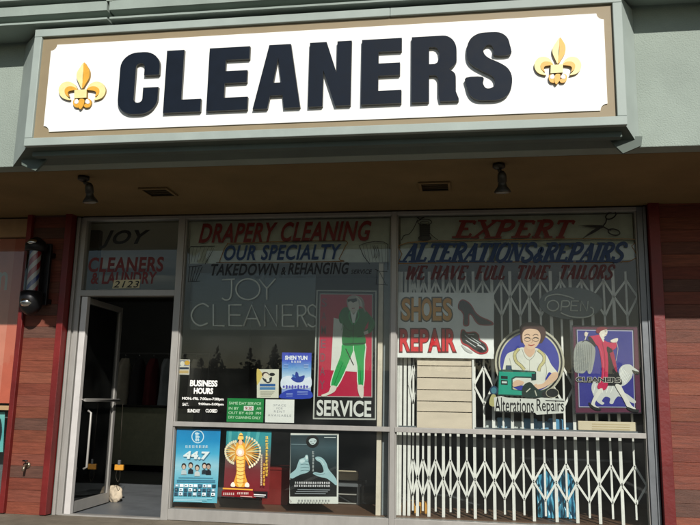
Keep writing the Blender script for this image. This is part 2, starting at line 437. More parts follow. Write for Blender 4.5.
MB().box(D1, E0, GY, GY+.001, RAIL1, HT-.035).build('pane', GLASS, win1); MB().box(D1, E0, GY, GY+.001, SI, RAIL0).build('pane', GLASS, win1)
b = MB(); bar(b, E1, R0, HT-.035, HT, .003); bar(b, E1, R0-.012, RAIL0, RAIL1, -.012, .07); bar(b, E1, R0, 0.004, SI2, .006); bar(b, E1, E1+.012, SI2, HT-.035, .02, .09); bar(b, R0-.012, R0, SI2, HT-.035, .02, .09)
win2 = b.build('window', ALU, B); win2['label'] = 'wide right hand shop window painted with expert alterations lettering'
MB().box(E1, R0, GY, GY+.001, RAIL1, HT-.035).build('pane', GLASS, win2); MB().box(E1, R0, GY, GY+.001, SI2, RAIL0).build('pane', GLASS, win2)
b = MB(); bar(b, R0, R1-.03, 0, HT); bar(b, R1-.028, R1, 0, HT, -.01); b.build('frame', ALUD, win2)

# ---------- door leaf, swung inward
hx, hy = -3.985, .03
th = math.radians(92.5); L_ = .92; ux, uy = math.cos(th), math.sin(th)
def leafbox(b, s0, s1, z0, z1, t=.022):
    P = lambda s, n: (hx+ux*s-uy*n, hy+uy*s+ux*n)
    b.prism([P(s0, -t), P(s1, -t), P(s1, t), P(s0, t)], z0, z1, 'z')
b = MB(); leafbox(b, 0, .06, .015, DH0-.01); leafbox(b, L_-.055, L_, .015, DH0-.01); leafbox(b, .06, L_-.055, DH0-.07, DH0-.01); leafbox(b, .06, L_-.055, .015, .12)
door = b.build('door', ALU, B); door['label'] = 'glass shop door swung open inward'
b = MB(); leafbox(b, .06, L_-.055, .12, DH0-.07, .003); b.build('pane', DGLASS, door)
b = MB(); P = lambda s, n, z: (hx+ux*s-uy*n, hy+uy*s+ux*n, z)
b.tube([P(.04, -.03, 1.13), P(.04, -.07, 1.13), P(L_-.03, -.07, 1.13), P(L_-.03, -.03, 1.13)], .016, 8); b.build('push_bar', ALU, door)
b = MB(); b.tube([P(.2, -.035, 1.02), P(.2, -.07, 1.0), P(.2, -.07, .45), P(.2, -.035, .43)], .012, 8); b.build('pull_handle', ALU, door)
MB().box(hx-.03, hx+.035, .012, .075, .012, DH0-.005, .003).build('hinge_stile', mat('bright_aluminium', 'd6d2cf', .4, .2, 10, .08), door)
b = MB(); b.tube([(-3.5, .06, 2.232), (-3.48, .03, 2.232)], .02, 10); b.build('door_closer', DARKM, door)
MB().box(JL1, D0, .01, .09, -.0, .014).build('threshold', ALU, B)

# ---------- interior shell
def shell(name, *a, m=IWALL): tag(MB().box(*a).build(name, m), kind='structure')
shell('interior_wall', -7.6, 3., 7.2, 7.3, 0, 3.3)
shell('interior_wall', -7.6, -7.5, .3, 7.2, 0, 3.3)
shell('interior_wall', 2.0, 2.1, .32, 7.2, 0, 3.3)
shell('interior_wall', -7.5, -4.2, .62, .7, 0, 3.3)
shell('interior_ceiling', -7.6, 3., .32, 7.2, 3.05, 3.15, m=ICEIL)
shell('partition_wall', -3.1, 2., 3.75, 3.83, 0, 3.0)
shell('partition_wall', -7.5, -4.1, 6.5, 6.58, 0, 3.0)

# ---------- neighbouring shop window on the far left
nx1 = xa
b = MB(); bar(b, nx1-.022, nx1, 0, HT, .0, .1); bar(b, -8.5, nx1, 1.01, 1.055, .0, .1); bar(b, -8.5, nx1, 0, .1, .0, .1); bar(b, -8.5, nx1, 2.85, HT, .0, .1)
nb = b.build('window', mat('tan_painted_frame', 'b0906a', .6), B); nb['label'] = 'window of the neighbouring shop at far left edge'
MB().box(-8.5, nx1-.02, .05, .051, .1, 1.01).build('pane', GLASS, nb); MB().box(-8.5, nx1-.02, .05, .051, 1.055, 2.85).build('pane', GLASS, nb)
a = Art(.075); a.wrect(-6.2, nx1-.04, 1.08, 2.84, 'cf6a55'); a.wrect(-6.2, -4.88, 1.08, 2.84, 'd98470')
a.text('n', -1.5, 272, 7.5, 290, 'b9b4ae', .01)
a.make('window_banner', 'faded red banner with a pale letter n in the neighbouring window', 'banner')
a = Art(.075); a.grad([(-60, 412), (5, 412), (3, 452), (-62, 452)], ['7fc8c4', '5aa8ae', '6cc0bc']); a.poly([(-8, 422), (0, 418), (2, 432), (-2, 446), (-10, 446)], '15242a', 4)
a.make('teal_poster', 'teal poster low in the neighbouring window at far left', 'poster')
shell('interior_wall', -8.5, -4.3, .3, .36, 0, 3.1)

# ================================================================ MAIN SIGN
SY = -2.0
SXL, SXR = FX(28, 100, SY), FX(626.5, 100, SY); SZ0, SZ1 = 3.13, 4.135
BXL, BXR = FX(20, 100, FY), FX(634.5, 50, FY)
S = empty('shop_sign', ((SXL+SXR)/2, SY, SZ0), 'long white CLEANERS sign with navy letters and gold fleurs-de-lis above the shop front', 'sign')
b = MB()
# cabinet: splayed sides, sloping underside
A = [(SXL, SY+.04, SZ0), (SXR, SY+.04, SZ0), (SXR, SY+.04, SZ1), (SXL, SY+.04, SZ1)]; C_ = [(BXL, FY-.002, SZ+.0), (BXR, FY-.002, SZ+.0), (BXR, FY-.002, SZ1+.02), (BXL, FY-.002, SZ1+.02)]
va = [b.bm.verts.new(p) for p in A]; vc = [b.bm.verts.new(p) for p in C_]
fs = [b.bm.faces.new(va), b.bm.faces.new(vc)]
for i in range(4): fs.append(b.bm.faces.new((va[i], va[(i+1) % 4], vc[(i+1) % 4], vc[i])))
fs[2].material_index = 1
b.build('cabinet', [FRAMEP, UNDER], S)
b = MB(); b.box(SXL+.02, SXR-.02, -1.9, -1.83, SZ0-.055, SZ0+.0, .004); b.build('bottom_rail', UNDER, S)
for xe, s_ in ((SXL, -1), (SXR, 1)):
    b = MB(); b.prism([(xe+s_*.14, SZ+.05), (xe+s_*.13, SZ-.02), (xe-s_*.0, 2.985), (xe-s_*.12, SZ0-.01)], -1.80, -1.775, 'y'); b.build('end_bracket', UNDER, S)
fw = .066
b = MB(); b.box(SXL, SXR, SY, SY+.06, SZ0, SZ0+fw, .005); xm = FX(390, 8, SY); b.box(SXL, xm-.001, SY, SY+.06, SZ1-fw, SZ1, .005); b.box(xm+.001, SXR, SY, SY+.06, SZ1-fw, SZ1, .005)
b.box(SXL, SXL+fw, SY, SY+.058, SZ0+fw, SZ1-fw, .005); b.box(SXR-fw, SXR, SY, SY+.058, SZ0+fw, SZ1-fw, .005); b.build('frame', FRAMEP, S)
MB().box(SXL+fw, SXR-fw, SY+.026, SY+.039, SZ0+fw, SZ1-fw).build('border_panel', TAN, S)
wx0, wx1, wz0, wz1 = FX(46, 90, SY), FX(606, 60, SY), FZ(320, 120.5, SY), FZ(320, 28.5, SY); nr = .05
def ear(cx, cz, a0, a1, n=8): return [(cx+nr*math.cos(a0+(a1-a0)*i/n), cz+nr*math.sin(a0+(a1-a0)*i/n)) for i in range(n+1)]
h = math.pi/2
loop = ear(wx0, wz0, h, 0)+ear(wx1, wz0, math.pi, h)+ear(wx1, wz1, 3*h, math.pi)+ear(wx0, wz1, 0, -h)
MB().plate([loop], SY+.016, SY+.026).build('face_panel', WHITE, S)
LF, LB = SY-.014, SY+.0155
def arc(cx, cy, rx, ry, a0, a1, n=8): return [(cx+rx*math.cos(math.radians(a0+(a1-a0)*i/n)), cy+ry*math.sin(math.radians(a0+(a1-a0)*i/n))) for i in range(n+1)]
GL = {
 'C': [arc(.42, .76, .42, .24, 180, 90)+arc(.58, .76, .42, .24, 90, 0)+[(1, .62), (.62, .62)]+arc(.51, .76, .11, .06, 0, 180, 6)[0:]+arc(.51, .24, .11, .06, 180, 360, 6)+[(.62, .42), (1, .42)]+arc(.58, .24, .42, .24, 0, -90)+arc(.42, .24, .42, .24, 270, 180)],
 'L': [[(0, 0), (0, 1), (.47, 1), (.47, .2), (1, .2), (1, 0)]],
 'E': [[(0, 0), (0, 1), (1, 1), (1, .8), (.42, .8), (.42, .62), (.96, .62), (.96, .43), (.42, .43), (.42, .2), (1, .2), (1, 0)]],
 'A': [[(0, 0), (.3, 1), (.76, 1), (1, 0), (.66, 0), (.625, .2), (.36, .2), (.31, 0)], [(.5, .8), (.415, .4), (.585, .4)]],
 'N': [[(0, 0), (0, 1), (.4, 1), (.66, .5), (.66, 1), (1, 1), (1, 0), (.64, 0), (.34, .56), (.34, 0)]],
 'R': [[(0, 0), (0, 1)]+arc(.68, .77, .3, .23, 90, 0)+arc(.7, .62, .28, .14, 0, -60, 5)+[(.82, .48)]+arc(.78, .36, .18, .11, 70, 0, 5)+[(.96, .14), (1.02, .035), (1.02, 0), (.62, 0), (.585, .1), (.585, .3)]+arc(.49, .32, .095, .08, 0, 90, 4)+[(.38, .4), (.38, 0)], [(.38, .83), (.38, .57), (.5, .57)]+arc(.5, .7, .11, .13, -90, 90, 6)],
 'S': [smooth([(.97, .66), (.62, .66), (.61, .75), (.55, .815), (.46, .815), (.39, .765), (.40, .69), (.5, .62), (.72, .545), (.9, .46), (.99, .34), (.985, .19), (.9, .06), (.72, -.005), (.48, -.012), (.22, .005), (.07, .09), (.0, .24), (.0, .34), (.36, .34), (.365, .25), (.42, .175), (.52, .165), (.61, .2), (.625, .28), (.56, .35), (.36, .425), (.14, .52), (.03, .63), (.025, .8), (.11, .93), (.28, 1.0), (.5, 1.012), (.74, 1.0), (.9, .925), (.965, .8)], 3)],
}
ext = [('C', 119, 158.5, 52, 115), ('L', 165, 202, 50, 112), ('E', 208, 248.5, 47.5, 110.5), ('A', 254, 301, 45, 108.5), ('N', 309, 351, 42.5, 105.5), ('E', 361.5, 401.5, 39, 103.5), ('R', 411.6, 457.6, 36, 101), ('S', 466, 512, 31.5, 99)]
zt = sum(FZ((e[1]+e[2])/2, e[3], LF) for e in ext)/8; zb = sum(FZ((e[1]+e[2])/2, e[4], LF) for e in ext)/8
for i, (ch, p0, p1, q0, q1) in enumerate(ext):
    X0, X1 = FX(p0, (q0+q1)/2, LF), FX(p1, (q0+q1)/2, LF)
    b = MB(); b.plate([[(X0+(X1-X0)*u, zb+(zt-zb)*v) for u, v in l] for l in GL[ch]], LF, LB, side_mi=1); b.build('letter', [NAVY, NAVYS], S)
def fleur(view, refl):
    ox, oy, sc = view; cx = 312
    def W(p): v = F(ox+p[0]/sc, oy+p[1]/sc, SY-.012); return (v.x, v.z)
    o = None
    def pt(pts, m, y0, nm, par, sm=5):
        b = MB(); b.plate([[W(p) for p in (smooth(pts, sm) if sm else pts)]], y0, SY+.0155, side_mi=1); return b.build(nm, [m, GOLDS], par)
    mir = lambda pts: [(2*cx-x, y+.066*(x-cx)*0) for x, y in pts]
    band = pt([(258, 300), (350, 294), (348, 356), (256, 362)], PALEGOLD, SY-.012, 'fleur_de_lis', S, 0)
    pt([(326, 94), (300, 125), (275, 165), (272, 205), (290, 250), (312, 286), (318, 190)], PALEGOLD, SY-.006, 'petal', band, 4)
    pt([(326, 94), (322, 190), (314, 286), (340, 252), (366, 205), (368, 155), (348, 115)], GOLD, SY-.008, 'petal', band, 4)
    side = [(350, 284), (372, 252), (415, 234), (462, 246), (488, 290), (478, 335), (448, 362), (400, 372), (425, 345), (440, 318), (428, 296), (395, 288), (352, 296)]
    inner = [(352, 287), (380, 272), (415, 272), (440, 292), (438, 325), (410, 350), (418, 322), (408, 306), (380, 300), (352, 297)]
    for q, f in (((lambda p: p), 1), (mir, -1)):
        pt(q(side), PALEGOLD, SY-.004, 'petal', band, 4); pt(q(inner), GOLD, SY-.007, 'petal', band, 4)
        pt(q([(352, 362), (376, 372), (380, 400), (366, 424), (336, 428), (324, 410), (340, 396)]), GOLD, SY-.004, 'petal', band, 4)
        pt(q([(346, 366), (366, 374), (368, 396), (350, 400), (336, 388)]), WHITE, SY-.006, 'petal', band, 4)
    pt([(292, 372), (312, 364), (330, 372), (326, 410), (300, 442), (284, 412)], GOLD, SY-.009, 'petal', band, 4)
fleur((40, 50, 7.5), False)
fleur((557.5-312/7.5+.5, 33.5-90/7.5+3.5, 7.5), False)

# ================================================================ SOFFIT FITTINGS
def flood(px, tiltx, label):
    base = Vector((px[0], px[1], SZ)); r = empty('floodlight', base, label, 'floodlight', 'floodlights under the soffit')
    b = MB(); b.lathe([(.012, 0), (.05, -.004), (.05, -.03), (.025, -.045)], base, 16); b.build('mounting_plate', DARKM, r)
    e = base+Vector((tiltx, -.01, -.075))
    b = MB(); b.tube([base+Vector((0, 0, -.03)), base+Vector((tiltx*.3, 0, -.06)), e], .016, 8); b.build('arm', DARKM, r)
    d = Vector((tiltx*.25, .03, -.2)).normalized()
    b = MB(); q = [e+d*t for t in (-.01, .01, .03, .075, .08, .11, .145, .16)]; b.tube(q, [.018, .032, .036, .036, .03, .036, .062, .066], 18); b.build('lamp_holder', DARKM, r)
    b = MB(); b.tube([e+d*.155, e+d*.166], [.058, .05], 18); b.build('bulb', mat('frosted_bulb', '8a857a', .3), r)
flood((-3.33, -1.38), .062, 'small bronze floodlight with bent arm under the soffit above the door')
flood((.235, -1.40), .022, 'small bronze floodlight hanging straight from the soffit above the right window')
def vent(x, y, label):
    r = empty('soffit_vent', (x, y, SZ), label, 'vent', 'vents in the soffit')
    b = MB()
    for x0, x1, y0, y1 in ((x-.14, x+.14, y-.14, y-.115), (x-.14, x+.14, y+.115, y+.14), (x-.14, x-.115, y-.115, y+.115), (x+.115, x+.14, y-.115, y+.115)): b.box(x0, x1, y0, y1, SZ-.018, SZ-.001, .003)
    b.build('frame', SOFFIT, r)
    for k in range(7):
        b = MB(); yy = y-.1+k*.033; b.prism([(yy, SZ-.014), (yy+.004, SZ-.014), (yy+.022, SZ-.003), (yy+.018, SZ-.003)], x-.115, x+.115, 'x'); b.build('slat', DARKM, r)
vent(-2.86, -.86, 'square louvred vent in the brown soffit beside the door floodlight')
vent(-.30, -.82, 'square louvred vent in the brown soffit above the right window edge')

# ================================================================ BARBER POLE
py_ = -.22
pc = F(33.5, 275, py_); pz0, pz1 = FZ(32, 316, py_), FZ(34, 237, py_); H = pz1-pz0
P_ = empty('barber_pole', (pc.x, py_, pz0), 'barber pole with red white and blue stripes between dark caps on the left pier', 'barber pole')
cz = lambda t: (pc.x, py_, pz0+H*t)
b = MB(); b.lathe([(.012, 0), (.05, .02), (.09, .06), (.108, .1), (.112, .2*H), (.112, .29*H), (.09, .31*H)], cz(0), 28); b.build('bottom_cap', BLACKM, P_)
b = MB(); b.lathe([(.02, .02), (.05, .03), (.07, .06), (.06, .1), (.03, .12)], (pc.x, py_-.062, pz0+.06), 24); b.build('chrome_dome', CHROME, P_)
b = MB(); b.lathe([(.09, .81*H), (.108, .82*H), (.11, .9*H), (.08, .95*H), (.04, .985*H), (.008, H)], cz(0), 28); b.build('top_cap', BLACKM, P_)
b = MB(); b.lathe([(.05, .88*H), (.062, .91*H), (.05, .94*H), (.02, .95*H)], (pc.x, py_-.058, pz0), 24); b.build('chrome_dome', CHROME, P_)
b = MB(); n, rows = 32, 40; z0_, z1_ = pz0+.3*H, pz0+.83*H; rr = .056; ring = []
for j in range(rows+1):
    t = j/rows; ring.append([b.bm.verts.new((pc.x+rr*math.cos(k/n*math.tau+t*7.2), py_+rr*math.sin(k/n*math.tau+t*7.2), z0_+(z1_-z0_)*t)) for k in range(n)])
pal = ['b4aeaa']*5+['8e1c28']*6+['b4aeaa']*5+['22367a']*5+['b4aeaa']*5+['8e1c28']*6
for j in range(rows):
    for k in range(n):
        b.col(pal[k]); f = b.bm.faces.new((ring[j][k], ring[j][(k+1) % n], ring[j+1][(k+1) % n], ring[j+1][k])); f.smooth = True; b._paint([f])
b.build('striped_cylinder', PRINT, P_)
b = MB(); b.tube([(pc.x, py_, z0_-.01), (pc.x, py_, z1_+.01)], .084, 28, False); b.build('glass_tube', glass_mat('tube_glass', (.93, .95, .95), 1.0), P_)
b = MB(); b.box(pc.x+.04, pc.x+.13, py_+.06, py_+.1, pz0+.12, pz1-.06, .004); b.box(pc.x-.05, pc.x+.13, py_+.08, -.052, pz1-.2, pz1-.15, .003); b.box(pc.x-.05, pc.x+.13, py_+.08, -.052, pz0+.14, pz0+.19, .003); b.build('wall_bracket', BLACKM, P_)

# wall faucet
fp = F(28, 465, PYL)
Q = empty('wall_faucet', fp, 'small brass wall faucet low on the left siding pier', 'faucet')
b = MB(); b.tube([fp, fp+Vector((0, -.012, 0))], .03, 14); b.build('flange', BRASS, Q)
b = MB(); b.tube([fp+Vector((0, -.01, 0)), fp+Vector((0, -.05, 0)), fp+Vector((0, -.075, -.02)), fp+Vector((0, -.08, -.055))], [.013, .014, .014, .012], 10); b.build('spout', BRASS, Q)
b = MB(); b.tube([fp+Vector((0, -.045, .01)), fp+Vector((0, -.06, .045))], .005, 8); b.tube([fp+Vector((-.026, -.06, .045)), fp+Vector((.026, -.06, .045))], .008, 8); b.build('handle', BLACKM, Q)

# ================================================================ LETTERING PAINTED ON THE GLASS
PY = GY-.0015
RED, BLU, BLK = '6e1c18', '1a3a68', '0c0c10'
def lettering(win, fn, label):
    a = Art(PY); fn(a); o = a.make('painted_lettering', parent=win, m=PAINT); o['label'] = label
def f(a): a.text('JOY', 100, 230, 150, 248.5, '0b0a0b', .03, .35, 1.1)
lettering(transom, f, 'black painted word JOY')
def f(a): a.text('CLEANERS', 88.5, 257, 163.5, 272, RED, .03, .08, 1.1)
lettering(transom, f, 'red painted word CLEANERS')
def f(a): a.text('& LAUNDRY', 91, 272, 157, 284, RED, .03, .1, 1.05)
lettering(transom, f, 'red painted words & LAUNDRY')
def plate():
    a = Art(GY-.004, 60, 200, 5)
    a.poly([(270, 401), (403, 397), (396, 439), (260, 443)], 'd2c69c')
    a.text('2123', 268, 404, 396, 438, '14120e', .012, .25, 1.12); a.make('address_plate', 'pale tan number plate reading 2123 at the foot of the transom', 'number plate')
plate()
def serifed(a, t, x0, y0, x1, y1, c, **k): a.text(t, x0, y0, x1, y1, c, **k)
def f(a): a.text('DRAPERY CLEANING', 199, 222, 371.5, 242, RED, .026, .3, 1.08)
lettering(win1, f, 'dark red painted words DRAPERY CLEANING')
def f(a): a.text('OUR SPECIALTY', 224, 244.5, 341.5, 260, BLU, .026, .25, 1.1)
lettering(win1, f, 'blue painted words OUR SPECIALTY')
def f(a):
    q = [(227, 245), (238, 243), (332, 240.5), (347, 242), (345, 247), (339, 259), (336, 261.5), (226, 262.5), (220, 262), (222, 255)]
    a.ring(smooth(q, 4), .9, '7d5a20')
lettering(win1, f, 'thin ochre ribbon outline around OUR SPECIALTY')
def f(a):
    a.text('TAKEDOWN', 211, 263.5, 279, 275.5, BLK, .024, .25, 1.06); a.text('&', 281, 267, 286, 275, BLK, .02, .2); a.text('REHANGING', 288, 262.5, 349, 274.5, BLK, .024, .25, 1.06)
lettering(win1, f, 'black painted words TAKEDOWN & REHANGING')
def f(a): a.text('SERVICE', 351, 269.5, 372, 274, BLK, .02, .2)
lettering(win1, f, 'small black painted word SERVICE')
def f(a):   # sketched curtain at left
    a.view(180, 215, 6.364)
    a.line([(60, 310), (60, 215), (68, 200), (222, 198), (190, 260), (160, 312)], 4, BLK)
    for k in range(6): a.line([(85+k*24, 205), (72+k*18, 300)], 1.6, BLK)
    for k in range(5): a.line([(62+k*20, 330), (52+k*12, 425)], 3, BLK)
    a.line([(55, 330), (140, 322)], 3.5, BLK); a.line([(52, 425), (128, 420)], 3, BLK)
lettering(win1, f, 'black line sketch of a gathered curtain at left')
def f(a):
    a.view(285, 215, 6.364)
    a.line([(540, 312), (500, 262), (472, 194), (520, 176), (575, 168), (630, 172), (655, 188), (655, 350)], 4.5, BLK)
    for k in range(7): a.line([(495+k*24, 190), (520+k*20, 300)], 1.6, BLK)
    for k in range(3): a.line([(560+k*12, 195), (572+k*14, 240), (565+k*16, 275)], 3, BLK, 3)
    a.line([(572, 345), (600, 358), (652, 362)], 4, BLK); a.line([(588, 350), (580, 440)], 3.5, BLK); a.line([(600, 358), (640, 440)], 3, BLK); a.line([(575, 440), (655, 446)], 3, BLK)
lettering(win1, f, 'black line sketch of a gathered curtain at right')
def bw(t): return t
SF = {   # brush-painted roman capitals: (stroke points, thick?) and serif spots
 'A': ([([(.06, 0), (.55, 1)], 0), ([(.55, 1), (.9, 0)], 1), ([(.24, .36), (.76, .36)], 0)], [(.06, 0), (.9, 0)]),
 'L': ([([(.22, 0), (.22, 1)], 1), ([(.22, .04), (.92, .04)], 0), ([(.92, .0), (.95, .24)], 0)], [(.22, 1), (.16, .02)]),
 'T': ([([(.5, 0), (.5, 1)], 1), ([(.02, .96), (.98, .96)], 0), ([(.04, 1), (.02, .78)], 0), ([(.96, 1), (.94, .78)], 0)], [(.5, 0)]),
 'E': ([([(.22, 0), (.22, 1)], 1), ([(.22, .96), (.9, .96)], 0), ([(.9, 1), (.9, .78)], 0), ([(.22, .52), (.68, .52)], 0), ([(.22, .04), (.92, .04)], 0), ([(.92, 0), (.96, .24)], 0)], [(.14, .02), (.16, .98)]),
 'R': ([([(.22, 0), (.22, 1)], 1), ([(.22, .97), (.6, .97), (.82, .86), (.82, .66), (.6, .52), (.22, .5)], 2), ([(.5, .5), (.92, .02)], 1)], [(.22, 0), (.96, .02), (.14, .98)]),
 'P': ([([(.22, 0), (.22, 1)], 1), ([(.22, .97), (.64, .97), (.88, .85), (.88, .62), (.64, .47), (.22, .45)], 2)], [(.22, 0), (.14, .98)]),
 'I': ([([(.5, 0), (.5, 1)], 1)], [(.5, 0), (.5, 1)]),
 'O': ([([(.5, 1), (.16, .84), (.06, .5), (.16, .14), (.5, 0), (.84, .14), (.94, .5), (.84, .84), (.52, 1)], 2)], []),
 'N': ([([(.14, 0), (.14, 1)], 0), ([(.14, 1), (.86, 0)], 1), ([(.86, 0), (.86, 1)], 0)], [(.14, 0), (.86, 1), (.08, 1)]),
 'S': ([([(.88, .76), (.8, .93), (.5, 1), (.2, .9), (.16, .7), (.4, .56), (.68, .44), (.86, .28), (.76, .08), (.46, 0), (.18, .06), (.1, .26)], 2)], []),
 '&': ([([(.95, .02), (.5, .5), (.34, .8), (.5, .98), (.66, .82), (.56, .66)], 2), ([(.56, .66), (.16, .36), (.14, .12), (.4, 0), (.66, .14), (.86, .46)], 2)], []),
 'X': ([([(.1, 1), (.9, 0)], 1), ([(.08, 0), (.92, 1)], 0)], [(.1, 1), (.9, 0), (.08, 0), (.92, 1)]),
}
SF.update({
 'W': ([([(.04, 1), (.24, 0)], 1), ([(.24, 0), (.5, .9)], 0), ([(.5, .9), (.72, 0)], 1), ([(.72, 0), (.98, 1)], 0)], []),
 'H': ([([(.16, 0), (.16, 1)], 1), ([(.84, 0), (.84, 1)], 1), ([(.16, .5), (.84, .5)], 0)], []),
 'V': ([([(.06, 1), (.46, 0)], 1), ([(.46, 0), (.92, 1)], 0)], []),
 'F': ([([(.2, 0), (.2, 1)], 1), ([(.2, .95), (.9, .95)], 0), ([(.2, .52), (.74, .52)], 0)], []),
 'U': ([([(.14, 1), (.14, .3), (.3, .04), (.6, .02), (.84, .26), (.86, 1)], 2)], []),
 'M': ([([(.1, 0), (.14, 1)], 1), ([(.14, 1), (.5, .15)], 0), ([(.5, .15), (.86, 1)], 0), ([(.86, 1), (.92, 0)], 1)], []),
 ' ': ([], [])})
def brush(a, word, x0, y0, x1, y1, c, sh, thick, wide={'I': .5, '&': .75, 'N': 1.1, 'X': 1.05, 'L': .9, ' ': .55, 'W': 1.35, 'M': 1.2}, gap=.1, serif=True):
    ws = [wide.get(ch, 1.) for ch in word]; tot = sum(ws)+gap*(len(ws)-1); h = y1-y0; usable = x1-x0-sh*h; k = usable/tot; x = x0
    for ch, w_ in zip(word, ws):
        cw = w_*k; P = lambda u, v: (x+cw*u+sh*h*v, y1-h*v+(0 if ch != '&' else 0))
        if ch == '&': P = lambda u, v: (x+cw*u+sh*h*v*.75, y1-h*v*.75)
        st, se = SF[ch]
        for pts, kind in st:
            q = [P(*p) for p in pts]
            if kind == 2: q = smooth(q, 4, False)
            wd = thick*(1. if kind == 1 else .55 if kind == 0 else .8); a.line(q, wd, c)
        for u, v in (se if serif else []):
            p = P(u, v); a.line([(p[0]-thick*.95, p[1]), (p[0]+thick*.95, p[1])], thick*.42, c)
        x += cw+gap*k
def f(a): brush(a, 'EXPERT', 454, 220.8, 575, 237.5, RED, .42, 4.6, gap=.22)
lettering(win2, f, 'dark red painted word EXPERT')
def f(a): brush(a, 'ALTERATIONS&REPAIRS', 402.5, 243.5, 628.5, 261.5, BLU, .38, 4.2)
lettering(win2, f, 'blue painted words ALTERATIONS & REPAIRS')
def f(a): a.ring(smooth([(408, 242.5), (520, 239.5), (631, 239), (631.5, 246), (629, 261.5), (520, 261.8), (404, 263.5), (399, 263), (402, 254)], 3), .9, '8a6322')
lettering(win2, f, 'thin ochre ribbon outline around ALTERATIONS & REPAIRS')
for wd_, p0, p1, dy in (('WE', 405, 428, .3), ('HAVE', 430.5, 469, .2), ('FULL', 475, 508, .1), ('TIME', 515, 551, -.1), ('TAILORS', 558, 616, -.3)):
    def f(a): brush(a, wd_, p0, 265.5+dy, p1, 279.3+dy, '5e1e1e', .34, 2.9, gap=.2, serif=False)
    lettering(win2, f, 'dark red painted word '+wd_)
def f(a):   # thread spool and scissors
    a.view(390, 205, 5.385)
    a.line([(62, 190), (75, 165), (105, 155), (130, 120), (148, 80)], 4, BLK, 4); a.line([(146, 66), (160, 76), (185, 66)], 5, BLK)
    a.ring(ell(187, 92, 38, 16, 26), 4, BLK); a.ring(ell(187, 96, 24, 7, 20), 3, BLK)
    a.poly([(158, 104), (215, 104), (214, 172), (160, 172)], '25251f')
    for k in range(6): a.line([(158, 112+k*11), (216, 110+k*11)], 3, BLK)
    a.poly(ell(187, 178, 34, 13, 24), '33322a'); a.ring(ell(187, 178, 34, 13, 24), 4, BLK); a.line([(212, 150), (235, 172), (258, 188)], 3.5, BLK, 3)
lettering(win2, f, 'black painted thread spool')
def f(a):
    a.view(510, 205, 5.385)
    a.poly([(364, 110), (440, 108), (495, 108), (510, 120), (490, 126)], BLK); a.poly([(382, 186), (440, 140), (486, 108), (502, 116), (470, 140)], BLK)
    a.line([(498, 116), (515, 95), (520, 72)], 7, BLK, 3); a.line([(498, 114), (525, 130), (545, 135)], 7, BLK, 3)
    a.ring(ell(543, 56, 30, 17, 26, math.radians(-28)), 7, BLK); a.ring(ell(560, 146, 32, 16, 26, math.radians(12)), 7, BLK)
lettering(win2, f, 'black painted open scissors')
HOURS = [('heading BUSINESS HOURS', [('BUSINESS', 166, 250, 318, 285, .045), ('HOURS', 187, 292, 294, 326, .045)]), ('weekday hours', [('MON.-FRI. 7:00am-7:00pm', 122, 345, 352, 364, .03)]),
 ('Saturday hours', [('SAT.', 124, 375, 158, 392, .03), ('9:00am-5:00pm', 212, 375, 352, 393, .03)]), ('words SUNDAY CLOSED', [('SUNDAY', 152, 409, 222, 429, .035), ('CLOSED', 252, 409, 317, 429, .035)])]
for lab, rows in HOURS:
    for t, x0, y0, x1, y1, bo in rows:
        def f(a):
            a.view(160, 335, 5.53); a.text(t, x0, y0, x1, y1, 'f0f0ec', bo, 0, .98)
        lettering(win1, f, 'white painted '+('words ' if t[0].isalpha() else '')+t)

# ================================================================ POSTERS AND SIGNS BEHIND THE GLASS
GB = GY+.012
def sheetbase(a, q, c): a.poly(q, c)
# SERVICE poster
a = Art(GB, 300, 280, 3.5)
q = [(58, 35), (268, 37), (266, 490), (45, 487)]
a.poly(q, 'b9b9b2'); a.poly([(62, 39), (264, 41), (262, 485), (50, 482)], '0e0e10'); a.poly([(69, 47), (255, 49), (253, 411), (60, 409)], 'a8a8a4')
a.poly([(72, 50), (252, 52), (250, 408), (63, 406)], 'b5163f')
a.poly([(118, 132), (150, 140), (200, 200), (207, 322), (108, 316)], 'd8d8d2')
for i, ch in enumerate('SAMEDAY'): a.text(ch, 76-i*1.2, 64+i*48, 94-i*1.2, 94+i*48, '7c4a58', .01)
a.poly([(146, 222), (192, 226), (168, 300), (132, 374), (106, 370), (118, 320), (140, 262)], 'd6e0d2', 3)
a.poly([(150, 222), (190, 226), (166, 298), (129, 372), (109, 368), (122, 318), (143, 262)], '1f9a4c', 3)
a.poly([(186, 224), (230, 220), (228, 280), (224, 372), (202, 372), (198, 300)], 'd6e0d2', 3)
a.poly([(188, 224), (227, 222), (224, 280), (221, 369), (205, 369), (201, 300)], '1f9a4c', 3)
a.poly([(168, 96), (150, 100), (136, 126), (140, 150), (152, 160), (148, 224), (190, 230), (230, 222), (226, 184), (246, 186), (264, 152), (244, 122), (222, 100), (200, 104), (184, 118)], '0f6a32', 3)
a.poly([(240, 144), (228, 166), (226, 178), (238, 168)], 'b5163f')
a.line([(188, 120), (186, 222)], 2, '083f1e'); a.line([(150, 150), (168, 175), (186, 178)], 2, '083f1e', 3); a.line([(206, 116), (190, 150)], 2, '083f1e'); a.line([(170, 112), (186, 150)], 2, '083f1e')
a.line([(160, 240), (188, 298)], 3, '15151a'); a.line([(210, 300), (214, 368)], 1.5, '0c5a2a'); a.line([(150, 290), (120, 366)], 1.5, '0c5a2a')
a.poly([(164, 72), (172, 58), (192, 54), (216, 62), (226, 84), (222, 98), (208, 92), (204, 110), (186, 120), (172, 104), (166, 90)], 'a9a39b', 3)
a.poly([(170, 74), (200, 70), (206, 100), (186, 116), (173, 102)], 'cfc8bd', 3)
